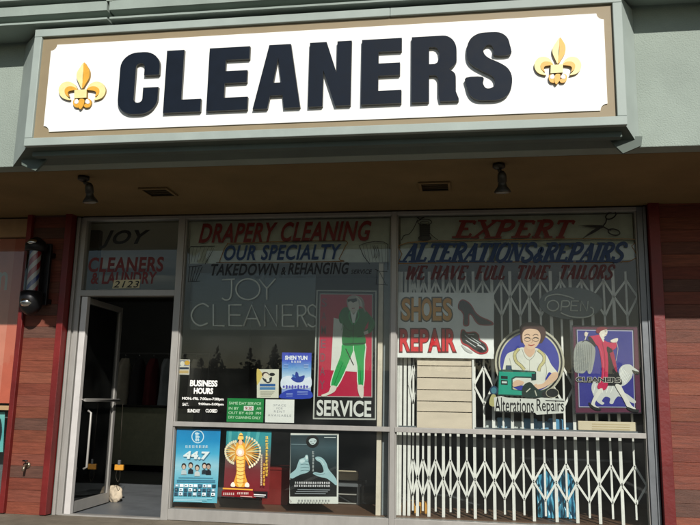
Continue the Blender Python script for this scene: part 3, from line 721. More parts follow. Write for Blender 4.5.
a.poly([(176, 108), (188, 122), (200, 106), (192, 150), (184, 150)], 'e4e6e0'); a.line([(176, 108), (172, 130), (185, 156)], 2.6, '2fb064', 3); a.line([(202, 106), (206, 128), (190, 156)], 2.6, '2fb064', 3)
a.line([(206, 60), (220, 76), (224, 100), (230, 112)], 5, '8d8578', 3); a.line([(196, 58), (212, 72), (214, 94)], 3, 'd6d0c4', 3); a.line([(140, 130), (150, 150), (146, 176)], 2, '2a8a4c', 3); a.line([(246, 126), (258, 150), (242, 178)], 2, '2a8a4c', 3)
a.line([(152, 224), (228, 221)], 2.5, '06301a'); a.line([(156, 196), (176, 200)], 2.5, '06301a'); a.line([(200, 200), (220, 196)], 2.5, '06301a')
a.poly([(166, 68), (198, 64), (200, 74), (186, 80), (178, 74), (168, 78)], '111114'); a.line([(182, 100), (192, 99)], 2.4, '8a2a2c')
a.poly([(222, 182), (238, 176), (240, 188), (226, 192)], 'cfc8bd')
a.poly([(110, 370), (128, 374), (120, 392), (84, 408), (76, 402), (100, 392)], 'd8cfc4', 3); a.poly([(202, 370), (222, 370), (222, 408), (214, 412), (206, 398)], 'd8cfc4', 3)
a.text('SERVICE', 59, 421, 250, 478, 'd9d9d5', .028)
a.make('service_poster', 'tall black framed pink poster of a woman in a green suit over the word SERVICE', 'poster')
# small sticker
a = Art(GB, 160, 335, 5.53)
a.poly([(104, 134), (166, 136), (162, 220), (98, 218)], 'd5cfc2'); a.poly([(106, 138), (164, 140), (162, 172), (104, 170)], '8b8d9a'); a.poly(ell(124, 158, 12, 14), 'dcd8cc'); a.poly(ell(150, 154, 15, 13), 'd4a43c'); a.rect(104, 178, 160, 190, '2c3648'); a.rect(104, 196, 158, 212, 'c9ab72')
a.make('window_sticker', 'tiny cream and yellow sticker near the left edge of the window above the hours', 'sticker')
# flyer
a = Art(GB, 220, 345, 6.18)
a.poly([(228, 150), (364, 150), (362, 327), (228, 326)], 'd9d6c6'); a.poly([(228, 150), (250, 160), (262, 190), (236, 240), (228, 240)], 'd8bf6a', 3)
a.poly(ell(280, 182, 22, 16), '4a3a34'); a.poly(ell(284, 190, 16, 16), 'e6d9c8'); a.poly(ell(322, 182, 18, 10), '222222'); a.poly([(262, 200), (290, 214), (320, 196), (318, 224), (296, 236), (272, 222)], '303034', 3); a.poly([(284, 206), (304, 204), (306, 226), (290, 228)], 'e6e2d4')
a.rect(246, 240, 342, 256, '2d5d9a'); a.rect(246, 260, 342, 276, '4c7fae'); a.text('CLEAN & PRESS', 250, 243, 338, 253, 'd8dde0', .01) if False else None
for k in range(4): a.line([(250, 288+k*9), (338-k*8, 288+k*9)], 3, '9a9684')
a.make('cartoon_flyer', 'small cream flyer with cartoon figure and blue bars above the white note', 'flyer')
# Shen Yun poster
a = Art(GB, 220, 345, 6.18)
a.grad([(384, 46), (566, 48), (560, 330), (380, 330)], ['2b3bb0', '3a55c4', '6aa0dc', 'b4cfe8', 'd8dff0', '8fa4e0', '3448b8'])
a.text('SHEN YUN', 402, 66, 540, 92, 'eef0f6', .045); a.glyphs(440, 97, 506, 110, 4, 'e4e8f4', 3)
a.poly([(380, 210), (430, 190), (470, 220), (530, 205), (563, 200), (562, 262), (500, 268), (440, 262), (382, 270)], 'dfe6f4', 3)
a.poly([(440, 205), (462, 190), (470, 165), (484, 175), (490, 195), (524, 188), (512, 225), (480, 232), (455, 222)], '2a3f9a', 3); a.poly([(448, 180), (462, 188), (470, 204), (452, 198)], '3d66b8', 3)
a.text('02/10 - 02/12', 388, 244, 470, 270, '4a3f96', .02) if False else None
for k in range(9): a.poly(ell(395+k*18, 258, 7, 12 if k % 2 else 8, 10), '5a58b4')
a.poly([(380, 300), (430, 276), (500, 272), (562, 286), (560, 330), (380, 330)], '2e43b0', 3)
for k in range(3): a.line([(410, 300+k*8), (450, 299+k*8)], 2.5, '9fb0e4'); a.line([(478, 286+k*9), (544, 288+k*9)], 2.5, '9fb0e4')
for k in range(3): a.line([(396, 122+k*8), (424, 122+k*8)], 2, 'aac0ea'); a.line([(520, 122+k*8), (548, 122+k*8)], 2, 'c0d0f0')
a.make('dance_show_poster', 'small blue poster reading SHEN YUN with a leaping dancer in the clouds', 'poster')
# same day sign
a = Art(GB-.003, 220, 345, 6.18)
a.poly([(46, 328), (272, 332), (266, 478), (40, 474)], '16803e')
for t, x0, x1, y in (('SAME DAY SERVICE', 56, 254, 352), ('IN BY', 54, 116, 383), ('AM', 226, 254, 384), ('OUT BY 4:30  PM', 52, 254, 412), ('DRY CLEANING ONLY', 52, 252, 440)): a.text(t, x0, y, x1, y+17, 'b8dcb8', .02)
a.poly([(148, 377), (208, 377), (207, 405), (147, 405)], 'dfe4de'); a.text('9:30', 156, 381, 200, 402, '9a2a28', .02)
a.make('same_day_sign', 'green sign with pale SAME DAY SERVICE lettering and a white time slip', 'sign')
a = Art(GB-.003, 220, 345, 6.18)
a.poly([(282, 336), (460, 338), (457, 482), (278, 478)], 'e9e8e4')
for t, x0, x1, y in (('SPACE', 330, 408, 366), ('FOR', 350, 388, 385), ('RENT', 334, 402, 405), ('AVAILABLE', 296, 440, 429)): a.text(t, x0, y, x1, y+13, '8d8f96', 0, 0, 1.3)
a.make('rent_note', 'white paper note with faint lettering SPACE FOR RENT beside the green sign', 'note')
# 44.7 poster
a = Art(GB, 165, 420, 5.833)
a.grad([(70, 50), (325, 55), (303, 485), (48, 478)], ['1d86c2', '2192cc', '49b2dc', '9fd4e8', '74c2dc', '57b4d2', '6fc0d6'])
a.ring(ell(191, 97, 34, 36, 32), 5, 'd8eef8'); a.glyphs(172, 72, 212, 124, 1, 'd8eef8', 11, 6); a.rect(180, 98, 204, 102, 'd8eef8')
a.glyphs(118, 147, 258, 163, 7, 'd2ecf6', 5)
a.text('44.7', 112, 186, 266, 234, '3a7ea0', .05, .08); a.text('44.7', 108, 182, 262, 230, 'eef6fa', .05, .08)
for x, y, sx in ((112, 268, 0), (152, 262, 1), (190, 276, 2), (232, 264, 3), (256, 268, 4)):
    a.poly([(x-16, y+50), (x-14, y+28), (x, y+20), (x+14, y+28), (x+16, y+50)], ['c8d4dc', '1a2430', 'd8dde0', '2a3440', '141c26'][sx]); a.poly(ell(x, y, 14, 17, 16), '17171c'); a.poly(ell(x, y+6, 10, 13, 16), 'd9bfae')
a.line([(82, 334), (282, 338)], 3, '3a7a98'); 
for k in range(2): a.line([(72, 349+k*9), (296, 352+k*9)], 3.4, '2f6f92')
r_ = random.Random(5)
for rw in range(3):
    for k in range(9):
        x = 62+k*27-rw*2; y = 372+rw*24+k*.4; a.rect(x, y, x+22, y+17, r_.choice(['d8e4ec', '37586e', 'b8c8d0', '24404e', '88a8b8', 'e8eef0'])); a.rect(x+4, y+5, x+14, y+13, r_.choice(['24404e', 'd8e4ec', '5c7888']))
for k in range(3): a.line([(58, 452+k*8), (280-k*30, 456+k*8)], 2.5, 'b8dce8')
a.make('radio_poster', 'light blue poster reading 44.7 with five small portraits in the lower left pane', 'poster')
# golden dancer
a = Art(GB, 165, 420, 5.833)
a.grad([(360, 60), (622, 65), (605, 455), (340, 440)], ['2f9aa4', '3d8f96', '6a5a58', '7a2a30', '861c28', '7e141e'])
for k in range(4): a.poly([(372+k*55, 62), (390+k*55, 62), (382+k*50, 200), (366+k*48, 200)], '56b0b4')
for s_ in (-1, 1):
    for k in range(15):
        an = math.radians(-78+k*10.2); L2 = (76 if s_ < 0 else 100)-abs(k-6)*1.5; x0, y0 = 443+s_*16, 192; x1, y1 = x0+s_*math.cos(an)*L2, y0+math.sin(an)*L2*1.02
        a.line([(x0, y0), ((x0+x1)/2, (y0+y1)/2-4), (x1, y1)], [5, 9, 5], ['e9b45a', 'f3d9a0', 'd98a34'][k % 3]); a.poly(ell(x1, y1, 6, 9, 10), 'f6e6c4')
a.poly([(425, 130), (462, 130), (474, 190), (468, 300), (482, 384), (404, 380), (420, 300), (412, 190)], 'd99a34', 3); a.poly([(430, 150), (456, 150), (462, 200), (456, 372), (424, 370), (424, 200)], 'f0c86c', 3)
for k in range(8): a.line([(418, 205+k*22), (442, 213+k*22), (468, 206+k*22)], 3.4, 'a8641e', 2)
a.poly(ell(441, 188, 23, 24), 'f6c8b0'); a.poly(ell(441, 188, 12, 13), 'fff0e0')
a.poly(ell(443, 122, 17, 20), '1b1412'); a.poly(ell(443, 130, 12, 15), 'e6b48c'); a.poly([(428, 112), (436, 84), (446, 74), (456, 84), (460, 112)], 'e8c060', 3); a.line([(436, 90), (458, 92)], 5, '2a2426')
a.poly([(388, 372), (400, 360), (410, 372), (410, 388), (388, 386)], 'f2e4d4', 3); a.poly([(470, 372), (482, 362), (494, 374), (492, 390), (470, 388)], 'f2e4d4', 3)
a.glyphs(588, 94, 606, 330, 12, 'e8c24c', 8, None, True); a.glyphs(562, 200, 574, 382, 14, 'e0d0b0', 9, None, True); a.glyphs(578, 250, 592, 384, 6, 'e8b83c', 10, None, True)
a.line([(346, 396), (520, 404)], 8, 'e8a83c'); a.poly([(341, 408), (607, 414), (605, 455), (340, 440)], '7a0f18'); a.poly([(520, 412), (607, 414), (605, 455), (540, 452)], '1c1014')
a.glyphs(348, 420, 416, 434, 6, 'e8d8d0', 21); a.glyphs(430, 418, 500, 430, 7, 'f0e0d8', 22); a.line([(450, 440), (520, 444)], 4, 'd8a8a0'); a.line([(528, 430), (598, 434)], 5, 'e8e8e8'); a.line([(528, 440), (590, 444)], 3, 'c8c8c8')
a.make('golden_dance_poster', 'red and teal poster of a golden dancer with fanned arms in the lower pane', 'poster')
# hands poster
a = Art(GB, 280, 425, 5.833)
a.poly([(62, 47), (343, 47), (340, 459), (54, 458)], 'dcdcd6'); a.grad([(62, 58), (333, 58), (331, 418), (58, 418)], ['1a2a30', '3a5058', '22343a', '121c20', '0e1518', '0c1214'])
a.rect(62, 58, 333, 62, '4c6068'); a.line([(66, 112), (170, 114)], 3, '8aa0a8'); a.line([(258, 72), (326, 73)], 5, 'c8d0d2')
a.poly([(56, 320), (150, 290), (190, 280), (200, 290), (220, 300), (332, 330), (331, 418), (58, 418)], '0a0e10')
a.poly(ell(190, 96, 38, 38), '0b0e10'); a.poly([(168, 92), (178, 80), (200, 78), (214, 90), (206, 108), (190, 116), (176, 108)], 'c6d4d6', 3); a.line([(176, 96), (188, 98)], 3, '101416'); a.line([(198, 94), (208, 92)], 3, '101416'); a.line([(184, 108), (198, 107)], 2.5, '101416')
a.poly([(58, 302), (62, 284), (92, 258), (104, 226), (116, 200), (142, 190), (150, 176), (162, 176), (166, 196), (166, 214), (172, 236), (174, 262), (158, 278), (128, 286), (100, 298), (72, 312)], '9fc0c6', 3)
for k in range(4): a.line([(120, 214+k*18), (145, 210+k*18), (170, 216+k*17)], 2.6, '3a5a64', 3)
a.poly([(116, 206), (138, 200), (146, 212), (124, 222)], 'c4dade', 3); a.poly([(150, 180), (160, 180), (162, 196), (152, 200)], 'd4e4e6', 3)
a.poly([(206, 190), (226, 184), (252, 196), (272, 224), (284, 258), (312, 292), (330, 320), (330, 352), (300, 330), (270, 310), (238, 304), (206, 292), (192, 282), (206, 274), (236, 280), (254, 272), (250, 246), (236, 220), (214, 206)], '9fc0c6', 3)
a.line([(214, 196), (240, 206), (258, 234)], 3, 'd0e2e4', 3); a.line([(206, 284), (240, 290), (262, 282)], 2.6, '42626c', 3)
a.glyphs(188, 152, 200, 274, 6, 'c0c8ca', 31, None, True)
for k in range(2): a.glyphs(86, 330+k*16, 298, 342+k*16, 16, 'd0d4d4', 33+k)
for k in range(3): a.line([(108-k*8, 374+k*11), (296-k*12, 376+k*11)], 4.5, '7d8688')
a.glyphs(110, 432, 300, 446, 11, '5a5e60', 40); a.poly([(62, 425), (78, 444), (66, 452)], '9a9a94')
a.make('hands_poster', 'dark slate poster of two pale hands framing a small face, in the lower pane', 'poster')
# shoes repair board
a = Art(GB+.01, 390, 280, 6.173)
a.poly([(36, 76), (643, 80), (640, 486), (38, 478)], 'f2f2f0')
for i, (ch, x0, x1) in enumerate((('S', 68, 130), ('H', 128, 194), ('O', 190, 262), ('E', 260, 322), ('S', 322, 386))): a.text(ch, x0-4, 103, x1+4, 260, '4a3c22', .055); 
for i, (ch, x0, x1) in enumerate((('S', 68, 130), ('H', 128, 194), ('O', 190, 262), ('E', 260, 322), ('S', 322, 386))): a.text(ch, x0+4, 112, x1-4, 251, 'e09a34', .03)
R5 = (('R', 58, 128), ('E', 126, 180), ('P', 180, 242), ('A', 234, 318), ('I', 318, 342), ('R', 342, 410))
for ch, x0, x1 in R5: a.text(ch, x0-3, 296, x1+3, 450, '5a1a20', .055)
for ch, x0, x1 in R5: a.text(ch, x0+4, 304, x1-4, 441, 'd8222e', .03)
a.poly([(420, 176), (424, 140), (446, 120), (480, 132), (506, 158), (528, 196), (560, 224), (610, 246), (636, 262), (632, 280), (560, 280), (530, 262), (504, 222), (490, 220), (488, 280), (452, 280), (452, 222), (440, 196)], 'a0343c', 4)
a.poly([(424, 174), (428, 144), (446, 126), (476, 138), (502, 164), (524, 202), (556, 230), (606, 252), (626, 264), (622, 274), (562, 274), (536, 256), (508, 214), (484, 212), (480, 272), (458, 272), (458, 218), (446, 192)], '3a3236', 4)
a.poly([(434, 340), (440, 308), (458, 306), (476, 322), (524, 318), (550, 340), (556, 366), (592, 392), (608, 428), (596, 452), (552, 458), (510, 436), (480, 412), (448, 396), (436, 372)], 'b02832', 4)
a.poly([(440, 340), (446, 314), (458, 312), (478, 330), (522, 324), (544, 344), (552, 372), (586, 396), (598, 426), (590, 444), (554, 448), (514, 426), (484, 402), (452, 388), (442, 368)], '16161a', 4)
for pts, wd in (([(462, 340), (500, 370), (548, 396)], 5), ([(500, 352), (530, 372), (560, 392)], 4), ([(540, 400), (566, 412), (582, 430)], 9), ([(468, 372), (500, 394), (530, 414)], 4), ([(480, 338), (520, 338)], 3)): a.line(pts, wd, 'cfd2d4', 3)
a.poly([(440, 400), (470, 420), (510, 446), (500, 452), (464, 436)], 'bdbcba', 3)
a.make('shoe_repair_board', 'white SHOES REPAIR board with a high heel and a black shoe', 'sign')
# Alterations cutout
a = Art(GB, 480, 310, 4.773)
bandq = [(66, 418), (100, 410), (128, 418), (262, 424), (290, 418), (402, 424), (408, 468), (398, 492), (270, 500), (262, 490), (70, 482)]
a.poly(smooth(ell(237, 250, 166, 168, 40), 2), 'bdb7a4'); a.poly(ell(237, 250, 157, 159, 48), '15151a'); a.poly(ell(237, 250, 148, 150, 48), 'c8c2ac'); a.poly(ell(237, 250, 141, 143, 48), '26309a')
a.poly([(112, 262), (128, 212), (160, 196), (200, 178), (232, 190), (272, 182), (316, 214), (340, 260), (370, 300), (352, 312), (330, 296), (312, 330), (300, 360), (140, 356), (108, 330)], 'dddcd2', 4)
a.line([(200, 186), (216, 226), (236, 240)], 2.6, '8f8d84', 3); a.line([(268, 190), (256, 222), (236, 240)], 2.6, '8f8d84', 3); a.line([(236, 240), (236, 290)], 2, '9a988e'); a.line([(310, 240), (318, 290), (312, 328)], 2.4, '9a988e', 3); a.line([(140, 230), (150, 270)], 2.4, '9a988e')
a.poly([(216, 170), (256, 170), (262, 200), (238, 226), (212, 200)], 'd9b094', 3)
for pts in ([(186, 184), (166, 210), (172, 244), (196, 266), (212, 286)], [(276, 190), (304, 216), (304, 246), (286, 270), (280, 292)]): a.line(pts, 16, '55503a', 4); a.line(pts, 12, 'c9be88', 4)
a.poly([(192, 118), (190, 84), (206, 66), (240, 58), (280, 66), (308, 88), (314, 120), (300, 150), (284, 160), (206, 158), (194, 142)], '43201c', 4)
a.poly([(204, 110), (222, 92), (250, 90), (274, 96), (288, 116), (286, 146), (268, 176), (238, 190), (218, 174), (204, 148)], 'e0bb9e', 4)
for cx_ in (226, 266): a.line([(cx_-12, 136), (cx_, 132), (cx_+12, 137)], 4, '1d1512', 3); a.line([(cx_-14, 122), (cx_, 116), (cx_+12, 121)], 3, '3a1c18', 3)
a.line([(246, 136), (250, 152), (243, 156)], 2, 'b08464', 3); a.line([(230, 166), (244, 170), (260, 165)], 4.4, 'a8322e', 3)
a.ring(ell(226, 140, 15, 10, 18), 1.8, '26262a'); a.ring(ell(266, 140, 15, 10, 18), 1.8, '26262a')
# machine
a.poly([(88, 292), (100, 284), (122, 284), (124, 264), (150, 264), (152, 284), (262, 292), (268, 296), (268, 334), (246, 336), (244, 324), (172, 322), (156, 330), (156, 378), (206, 384), (206, 412), (84, 406), (84, 330)], '0c3f38', 0)
a.poly([(92, 294), (262, 298), (262, 330), (248, 330), (246, 318), (168, 316), (150, 326), (150, 380), (200, 388), (200, 406), (88, 402)], '159a82', 0)
a.poly([(126, 266), (148, 266), (148, 284), (126, 284)], '1b3a60'); a.poly([(100, 314), (132, 316), (132, 330), (100, 328)], '10201e'); a.poly([(100, 334), (132, 336), (132, 358), (100, 356)], '10201e'); a.poly([(104, 340), (128, 341), (128, 350), (104, 349)], 'c8d8d4'); a.poly([(246, 304), (266, 304), (266, 332), (248, 330)], '14262a')
a.poly([(158, 346), (178, 334), (208, 342), (206, 354), (186, 362), (158, 366)], 'dcb699', 3)
a.poly([(344, 300), (372, 300), (366, 330), (330, 356), (296, 374), (268, 378), (258, 368), (276, 356), (304, 348)], 'e0bb9e', 3); a.poly([(252, 362), (270, 352), (276, 366), (264, 382), (248, 378)], 'e0bb9e', 3)
a.poly([(206, 362), (238, 344), (262, 366), (290, 384), (330, 372), (330, 410), (262, 418), (204, 412)], '0e2a24', 3); a.line([(220, 392), (240, 374)], 5, 'c8c8b8'); a.line([(262, 384), (270, 410)], 5, 'b8b8a8')
a.poly(ell(345, 396, 30, 22, 24), '0c0c0e'); a.poly(ell(316, 402, 22, 16, 20), '141416'); a.ring(ell(345, 396, 30, 22, 24), 3, 'a8a290')
a.poly(ell(66, 384, 20, 22, 20), '1d3a58'); a.poly(ell(66, 384, 13, 15, 20), '3f7a8c'); a.poly([(44, 440), (56, 404), (76, 410), (74, 456), (52, 458)], 'b5ad74', 3)
a.poly(bandq, 'd6d5cf', 0)
a.text('Alterations', 70, 418, 256, 492, '111114', .01); a.text('Repairs', 270, 426, 400, 502, '111114', .01); a.line([(312, 432), (402, 436)], 5, '111114')
a.make('alterations_cutout', 'round cutout sign of a seamstress at a green sewing machine, Alterations Repairs below', 'sign')
# CLEANERS deco poster
a = Art(GB, 560, 315, 4.773)
a.poly([(56, 50), (382, 50), (392, 470), (70, 472)], '1c1420'); a.poly([(62, 56), (376, 56), (386, 464), (76, 466)], '561638'); a.poly([(74, 66), (352, 68), (362, 446), (88, 444)], '14101c'); a.poly([(80, 70), (348, 74), (358, 442), (90, 440)], 'a9a6bc'); a.poly([(84, 74), (344, 78), (354, 438), (94, 436)], '2a2a86')
a.poly([(282, 262), (300, 240), (332, 236), (354, 252), (376, 268), (372, 280), (350, 276), (342, 300), (316, 330), (290, 344), (282, 366), (310, 372), (340, 392), (362, 412), (352, 422), (312, 402), (280, 388), (262, 404), (252, 424), (236, 420), (240, 398), (216, 390), (200, 410), (212, 420), (200, 428), (176, 412), (160, 384), (150, 350), (160, 320), (200, 312), (250, 318), (280, 300)], 'c9c9c6', 3)
for k in range(7): a.line([(296+k*6, 250+k*6), (284+k*4, 296+k*6)], 3, 'ecebe6')
a.poly([(344, 262), (360, 268), (378, 272), (372, 286), (352, 280)], '0e0e12', 3)
for k in range(5): a.line([(168+k*22, 330), (160+k*20, 372)], 3, 'f0efea')
a.poly([(66, 178), (82, 134), (110, 124), (136, 128), (164, 152), (168, 190), (152, 270), (136, 280), (128, 262), (112, 278), (84, 276), (68, 262)], '9a9c98', 3)
for k in range(9): a.line([(80+k*9, 140), (74+k*9, 268)], 1.8, '6c6e6c')
a.line([(118, 122), (126, 98), (134, 84)], 4, 'd8d2c8'); a.poly(ell(124, 92, 8, 12, 14), 'e2d2c4'); a.line([(104, 130), (124, 118), (150, 132)], 3, '2a2a2a')
a.poly([(134, 108), (166, 98), (196, 96), (212, 122), (246, 132), (268, 118), (272, 146), (256, 166), (232, 166), (236, 190), (230, 260), (228, 330), (216, 356), (190, 356), (178, 340), (198, 290), (196, 220), (180, 150)], 'c3194e', 3)
a.poly([(228, 172), (252, 168), (262, 230), (274, 268), (296, 330), (234, 336), (228, 330), (230, 230)], '0f0d12', 3); a.poly([(234, 170), (252, 166), (272, 262), (262, 262)], 'a01542', 3); a.poly([(134, 110), (146, 104), (170, 140), (164, 150)], '0f0d12', 3); a.poly([(224, 150), (246, 164), (250, 176), (226, 180)], '0f0d12', 3)
a.poly([(186, 88), (196, 74), (214, 66), (226, 76), (222, 96), (210, 106), (208, 130), (196, 112)], 'e2d8cc', 3); a.poly([(172, 82), (176, 64), (198, 56), (220, 60), (224, 68), (196, 76), (186, 88)], '7a1226', 3)
a.line([(213, 80), (221, 80)], 2.4, '1a1418'); a.line([(212, 75), (222, 75)], 1.6, '3a2020'); a.poly([(217, 92), (223, 93), (218, 97)], 'a81c30'); a.poly(ell(205, 96, 3, 4, 10), 'f4f0e4'); a.line([(196, 108), (206, 114), (214, 110)], 2, 'f4f0e4', 3)
a.line([(200, 130), (214, 200), (212, 320)], 2, '8a0f34', 3); a.line([(188, 150), (206, 230), (204, 330)], 2, 'e0537c', 3); a.poly([(240, 122), (262, 112), (276, 112), (272, 128), (250, 132)], 'e2d8cc', 3); a.line([(264, 124), (276, 160), (266, 220)], 2, 'c8c4c0', 3)
a.poly([(186, 354), (204, 356), (176, 400), (166, 428), (188, 446), (186, 454), (160, 442), (148, 428), (160, 392)], 'dcd8d0', 3); a.poly([(138, 416), (160, 436), (194, 448), (192, 456), (164, 452), (140, 432)], '0c0c10', 3)
a.poly([(262, 336), (286, 334), (308, 372), (340, 430), (360, 446), (350, 456), (322, 442), (300, 400)], 'dcd8d0', 3); a.poly([(320, 438), (350, 448), (376, 452), (372, 464), (346, 462), (322, 450)], '0c0c10', 3)
a.text('CLEANERS', 74, 296, 290, 322, 'cfcac0', .07); a.text('CLEANERS', 76, 298, 287, 320, '0d0b10', .035)
a.make('deco_cleaners_poster', 'purple framed CLEANERS poster of a woman in a magenta coat walking a white dog', 'poster')

# ================================================================ NEON SIGNS
def neon_letters(a, strokes, parent, r=.0085):
    for ch in strokes:
        b = MB()
        for st in ch:
            pts = [F(a[0]+x/a[2], a[1]+y/a[2], a[3]) for x, y in st]; b.tube(pts, r, 6)
        b.build('neon_tube', NEON, parent)
NYJ = .14
jr = empty('neon_sign', F(250, 330, NYJ), 'unlit neon sign with thin tubes reading JOY CLEANERS on a clear panel', 'neon sign')
v = (175, 205, 3.182, NYJ)
x0, x1 = FX(190, 300, NYJ+.02), FX(315, 300, NYJ+.02); z0, z1 = FZ(250, 330, NYJ+.02), FZ(250, 273, NYJ+.02)
MB().box(x0, x1, NYJ+.02, NYJ+.024, z0, z1).build('backing_panel', glass_mat('grey_acrylic', (.62, .66, .68), .6, .15), jr)
cv = lambda pts: smooth(pts, 5, False)
neon_letters(v, [
 [[(150, 238), (190, 236)], cv([(180, 236), (180, 275), (174, 298), (160, 302), (150, 296)])],
 [smooth(ell(232, 268, 38, 33, 16), 2)+[(270, 268)]],
 [[(268, 236), (292, 266), (292, 302)], [(292, 266), (320, 234)]],
 [cv([(108, 324), (88, 314), (64, 326), (52, 350), (60, 372), (80, 384), (104, 376)])],
 [[(122, 316), (122, 384), (158, 384)]],
 [[(212, 318), (172, 318), (172, 384), (214, 384)], [(172, 350), (208, 350)]],
 [[(218, 386), (244, 318), (272, 386)], [(230, 362), (260, 362)]],
 [[(286, 386), (286, 318), (324, 386), (324, 318)]],
 [[(376, 318), (342, 318), (342, 386), (380, 386)], [(342, 350), (372, 350)]],
 [[(390, 388), (390, 320)]+cv([(390, 320), (412, 322), (416, 338), (408, 350), (390, 352)]), [(402, 352), (420, 388)]] ,
 [cv([(428, 330), (414, 320), (400, 328), (402, 346), (424, 360), (426, 380), (410, 390), (396, 380)])] if False else [cv([(452, 328), (438, 318), (424, 328), (428, 346), (448, 358), (452, 378), (438, 388), (422, 378)])],
], jr)
NYO = .13
orr = empty('neon_sign', F(571, 320, NYO), 'unlit oval grey neon sign reading OPEN in thin white tubes', 'neon sign')
c = F(571, 303, NYO); rx = (FX(604, 303, NYO)-FX(540, 303, NYO))/2; rz = (FZ(571, 288, NYO)-FZ(571, 320, NYO))/2
b = MB(); b.plate([[(c.x+rx*math.cos(t/40*math.tau), c.z+rz*math.sin(t/40*math.tau)) for t in range(40)]], NYO+.015, NYO+.035); b.build('backing_panel', mat('grey_panel', '565e62', .5), orr)
v = (480, 265, 3.89, NYO)
neon_letters(v, [[smooth(ell(284, 158, 22, 20, 14), 2)+[(306, 158)]], [[(314, 178), (318, 140)]+cv([(318, 140), (342, 140), (348, 152), (338, 162), (316, 162)])], [[(384, 140), (356, 140), (352, 178), (382, 178)], [(354, 158), (378, 158)]], [[(390, 180), (394, 140), (416, 180), (420, 140)]],
 [cv([(252, 140), (262, 122), (300, 114), (340, 122), (366, 132)])], [cv([(314, 186), (350, 200), (400, 204), (436, 194), (440, 172), (428, 164)])]], orr, .0065)

# ================================================================ FOLDING SECURITY GATE
GTY = .2
G = empty('folding_gate', (FX(520, 480, GTY), GTY, .11), 'white folding security gate with diamond lattice behind the right window', 'security gate')
full = [409, 417.6, 429, 443.5, 458.5, 475, 494.5, 513.5, 533.5, 556, 576.5, 599, 621.5]
short = [413, 423, 435.7, 450.5, 467, 485, 504.4, 523.8, 545, 566.5, 588.6, 611.6, 635]
dense = [396.8, 400, 404.5]
gx = lambda p: FX(p, 482, GTY)
ztop = FZ(560, 274, GTY); ztip = FZ(520, 515, GTY)
def ubar(x, z0, z1, wd=.024, dep=.012):
    b = MB(); b.box(x-wd/2, x-wd/2+.005, GTY-dep, GTY+dep, z0, z1); b.box(x+wd/2-.005, x+wd/2, GTY-dep, GTY+dep, z0, z1); b.box(x-wd/2+.005, x+wd/2-.005, GTY-dep, GTY-dep+.004, z0, z1); b.build('upright_bar', GATE, G)
for p in full+dense: ubar(gx(p), .115, ztop+.03, .028)
for p in short: ubar(gx(p), ztip, ztop+.02, .018, .009)
rowsz = [(FZ(520, 281, GTY), FZ(520, 297, GTY), FZ(520, 316, GTY)), (FZ(520, 367, GTY), FZ(520, 386, GTY), FZ(520, 405, GTY)), (FZ(520, 462, GTY), FZ(520, 481, GTY), FZ(520, 499, GTY))]
def flat(p, q, y):
    P0, P1 = Vector(p), Vector(q); d = (P1-P0).normalized(); n = Vector((-d.y, d.x))*.0095
    b = MB(); b.plate([[tuple(P0+n), tuple(P1+n), tuple(P1-n), tuple(P0-n)]], y, y+.004); b.build('lattice_bar', GATE, G)
allp = sorted(full+short+[420, 429.5, 438]); 
for zt_, zm, zb_ in rowsz:
    seq = sorted([(p, 'f') for p in full]+[(p, 's') for p in short])
    for (p, t), (p2, t2) in zip(seq, seq[1:]):
        xa_, xb_ = gx(p), gx(p2)
        for k, ze in enumerate((zt_, zb_)):
            za = zm if t == 'f' else ze; zc = zm if t2 == 'f' else ze
            if t == t2: continue
            flat((xa_, za), (xb_, zc), GTY-.02-.005*k)
    # last links to the right jamb post
    flat((gx(635), zt_), (gx(646), zm), GTY-.02); flat((gx(635), zb_), (gx(646), zm), GTY-.025)
ubar(gx(648), .115, ztop+.05, .03)
# gate post folded beside window one
b = MB(); b.box(FX(376.2, 480, .16), FX(381, 480, .16), .14, .19, .11, 2.6, .003); p1 = b.build('gate_post', mat('cream_enamel', 'dccfbd', .5), None, (FX(378, 480, .16), .165, .11)); tag(p1, 'cream upright post behind the glass beside the SERVICE poster', 'post')
b = MB(); b.box(FX(382, 480, .18), FX(389.5, 480, .18), .17, .2, .11, 2.7, .003); p2 = b.build('side_panel', mat('blue_grey_panel', '7c8388', .6), None, (FX(386, 480, .18), .185, .11)); tag(p2, 'blue grey side panel behind the glass next to the centre mullion', 'panel')
# valance: pale panel hung high behind the glass
for nm, x0, x1, lb in (('valance', D1+.03, E0-.03, 'pale grey valance panel high behind the drapery cleaning window'), ('valance', E1+.03, R0-.02, 'pale grey valance panel high behind the alterations window')):
    b = MB(); b.box(x0, x1, .095, .11, FZ(300, 263, .1), 3.0); b.box(x0, x1, .08, .0945, FZ(300, 263, .1), FZ(300, 246, .1), .003); o = b.build(nm, VAL, None, ((x0+x1)/2, .1, 2.3)); tag(o, lb, 'valance')

# ================================================================ THINGS IN THE WINDOWS AND SHOP
# tan slatted board behind right window
TY = .115
tb = empty('slatted_board', F(448, 430, TY), 'pale tan board of stacked horizontal slats below the SHOES REPAIR board', 'board')
x0, x1 = FX(417, 400, TY), FX(472, 400, TY)
zz = [FZ(445, p, TY) for p in (350, 366, 378, 390, 401.5, 412, 429)]
for i in range(6):
    b = MB(); b.box(x0, x1, TY-.004*(i % 2), TY+.014, zz[i+1]+.004, zz[i]-.004, .002); b.build('slat', mat('tan_board', 'd9c8b4', .6, 0, 3, .12, stretch=(1, 1, 4)), tb)
b = MB(); b.box(x1+.004, x1+.022, TY-.02, TY+.02, zz[6], zz[0]+.02); b.build('side_post', GATE, tb)
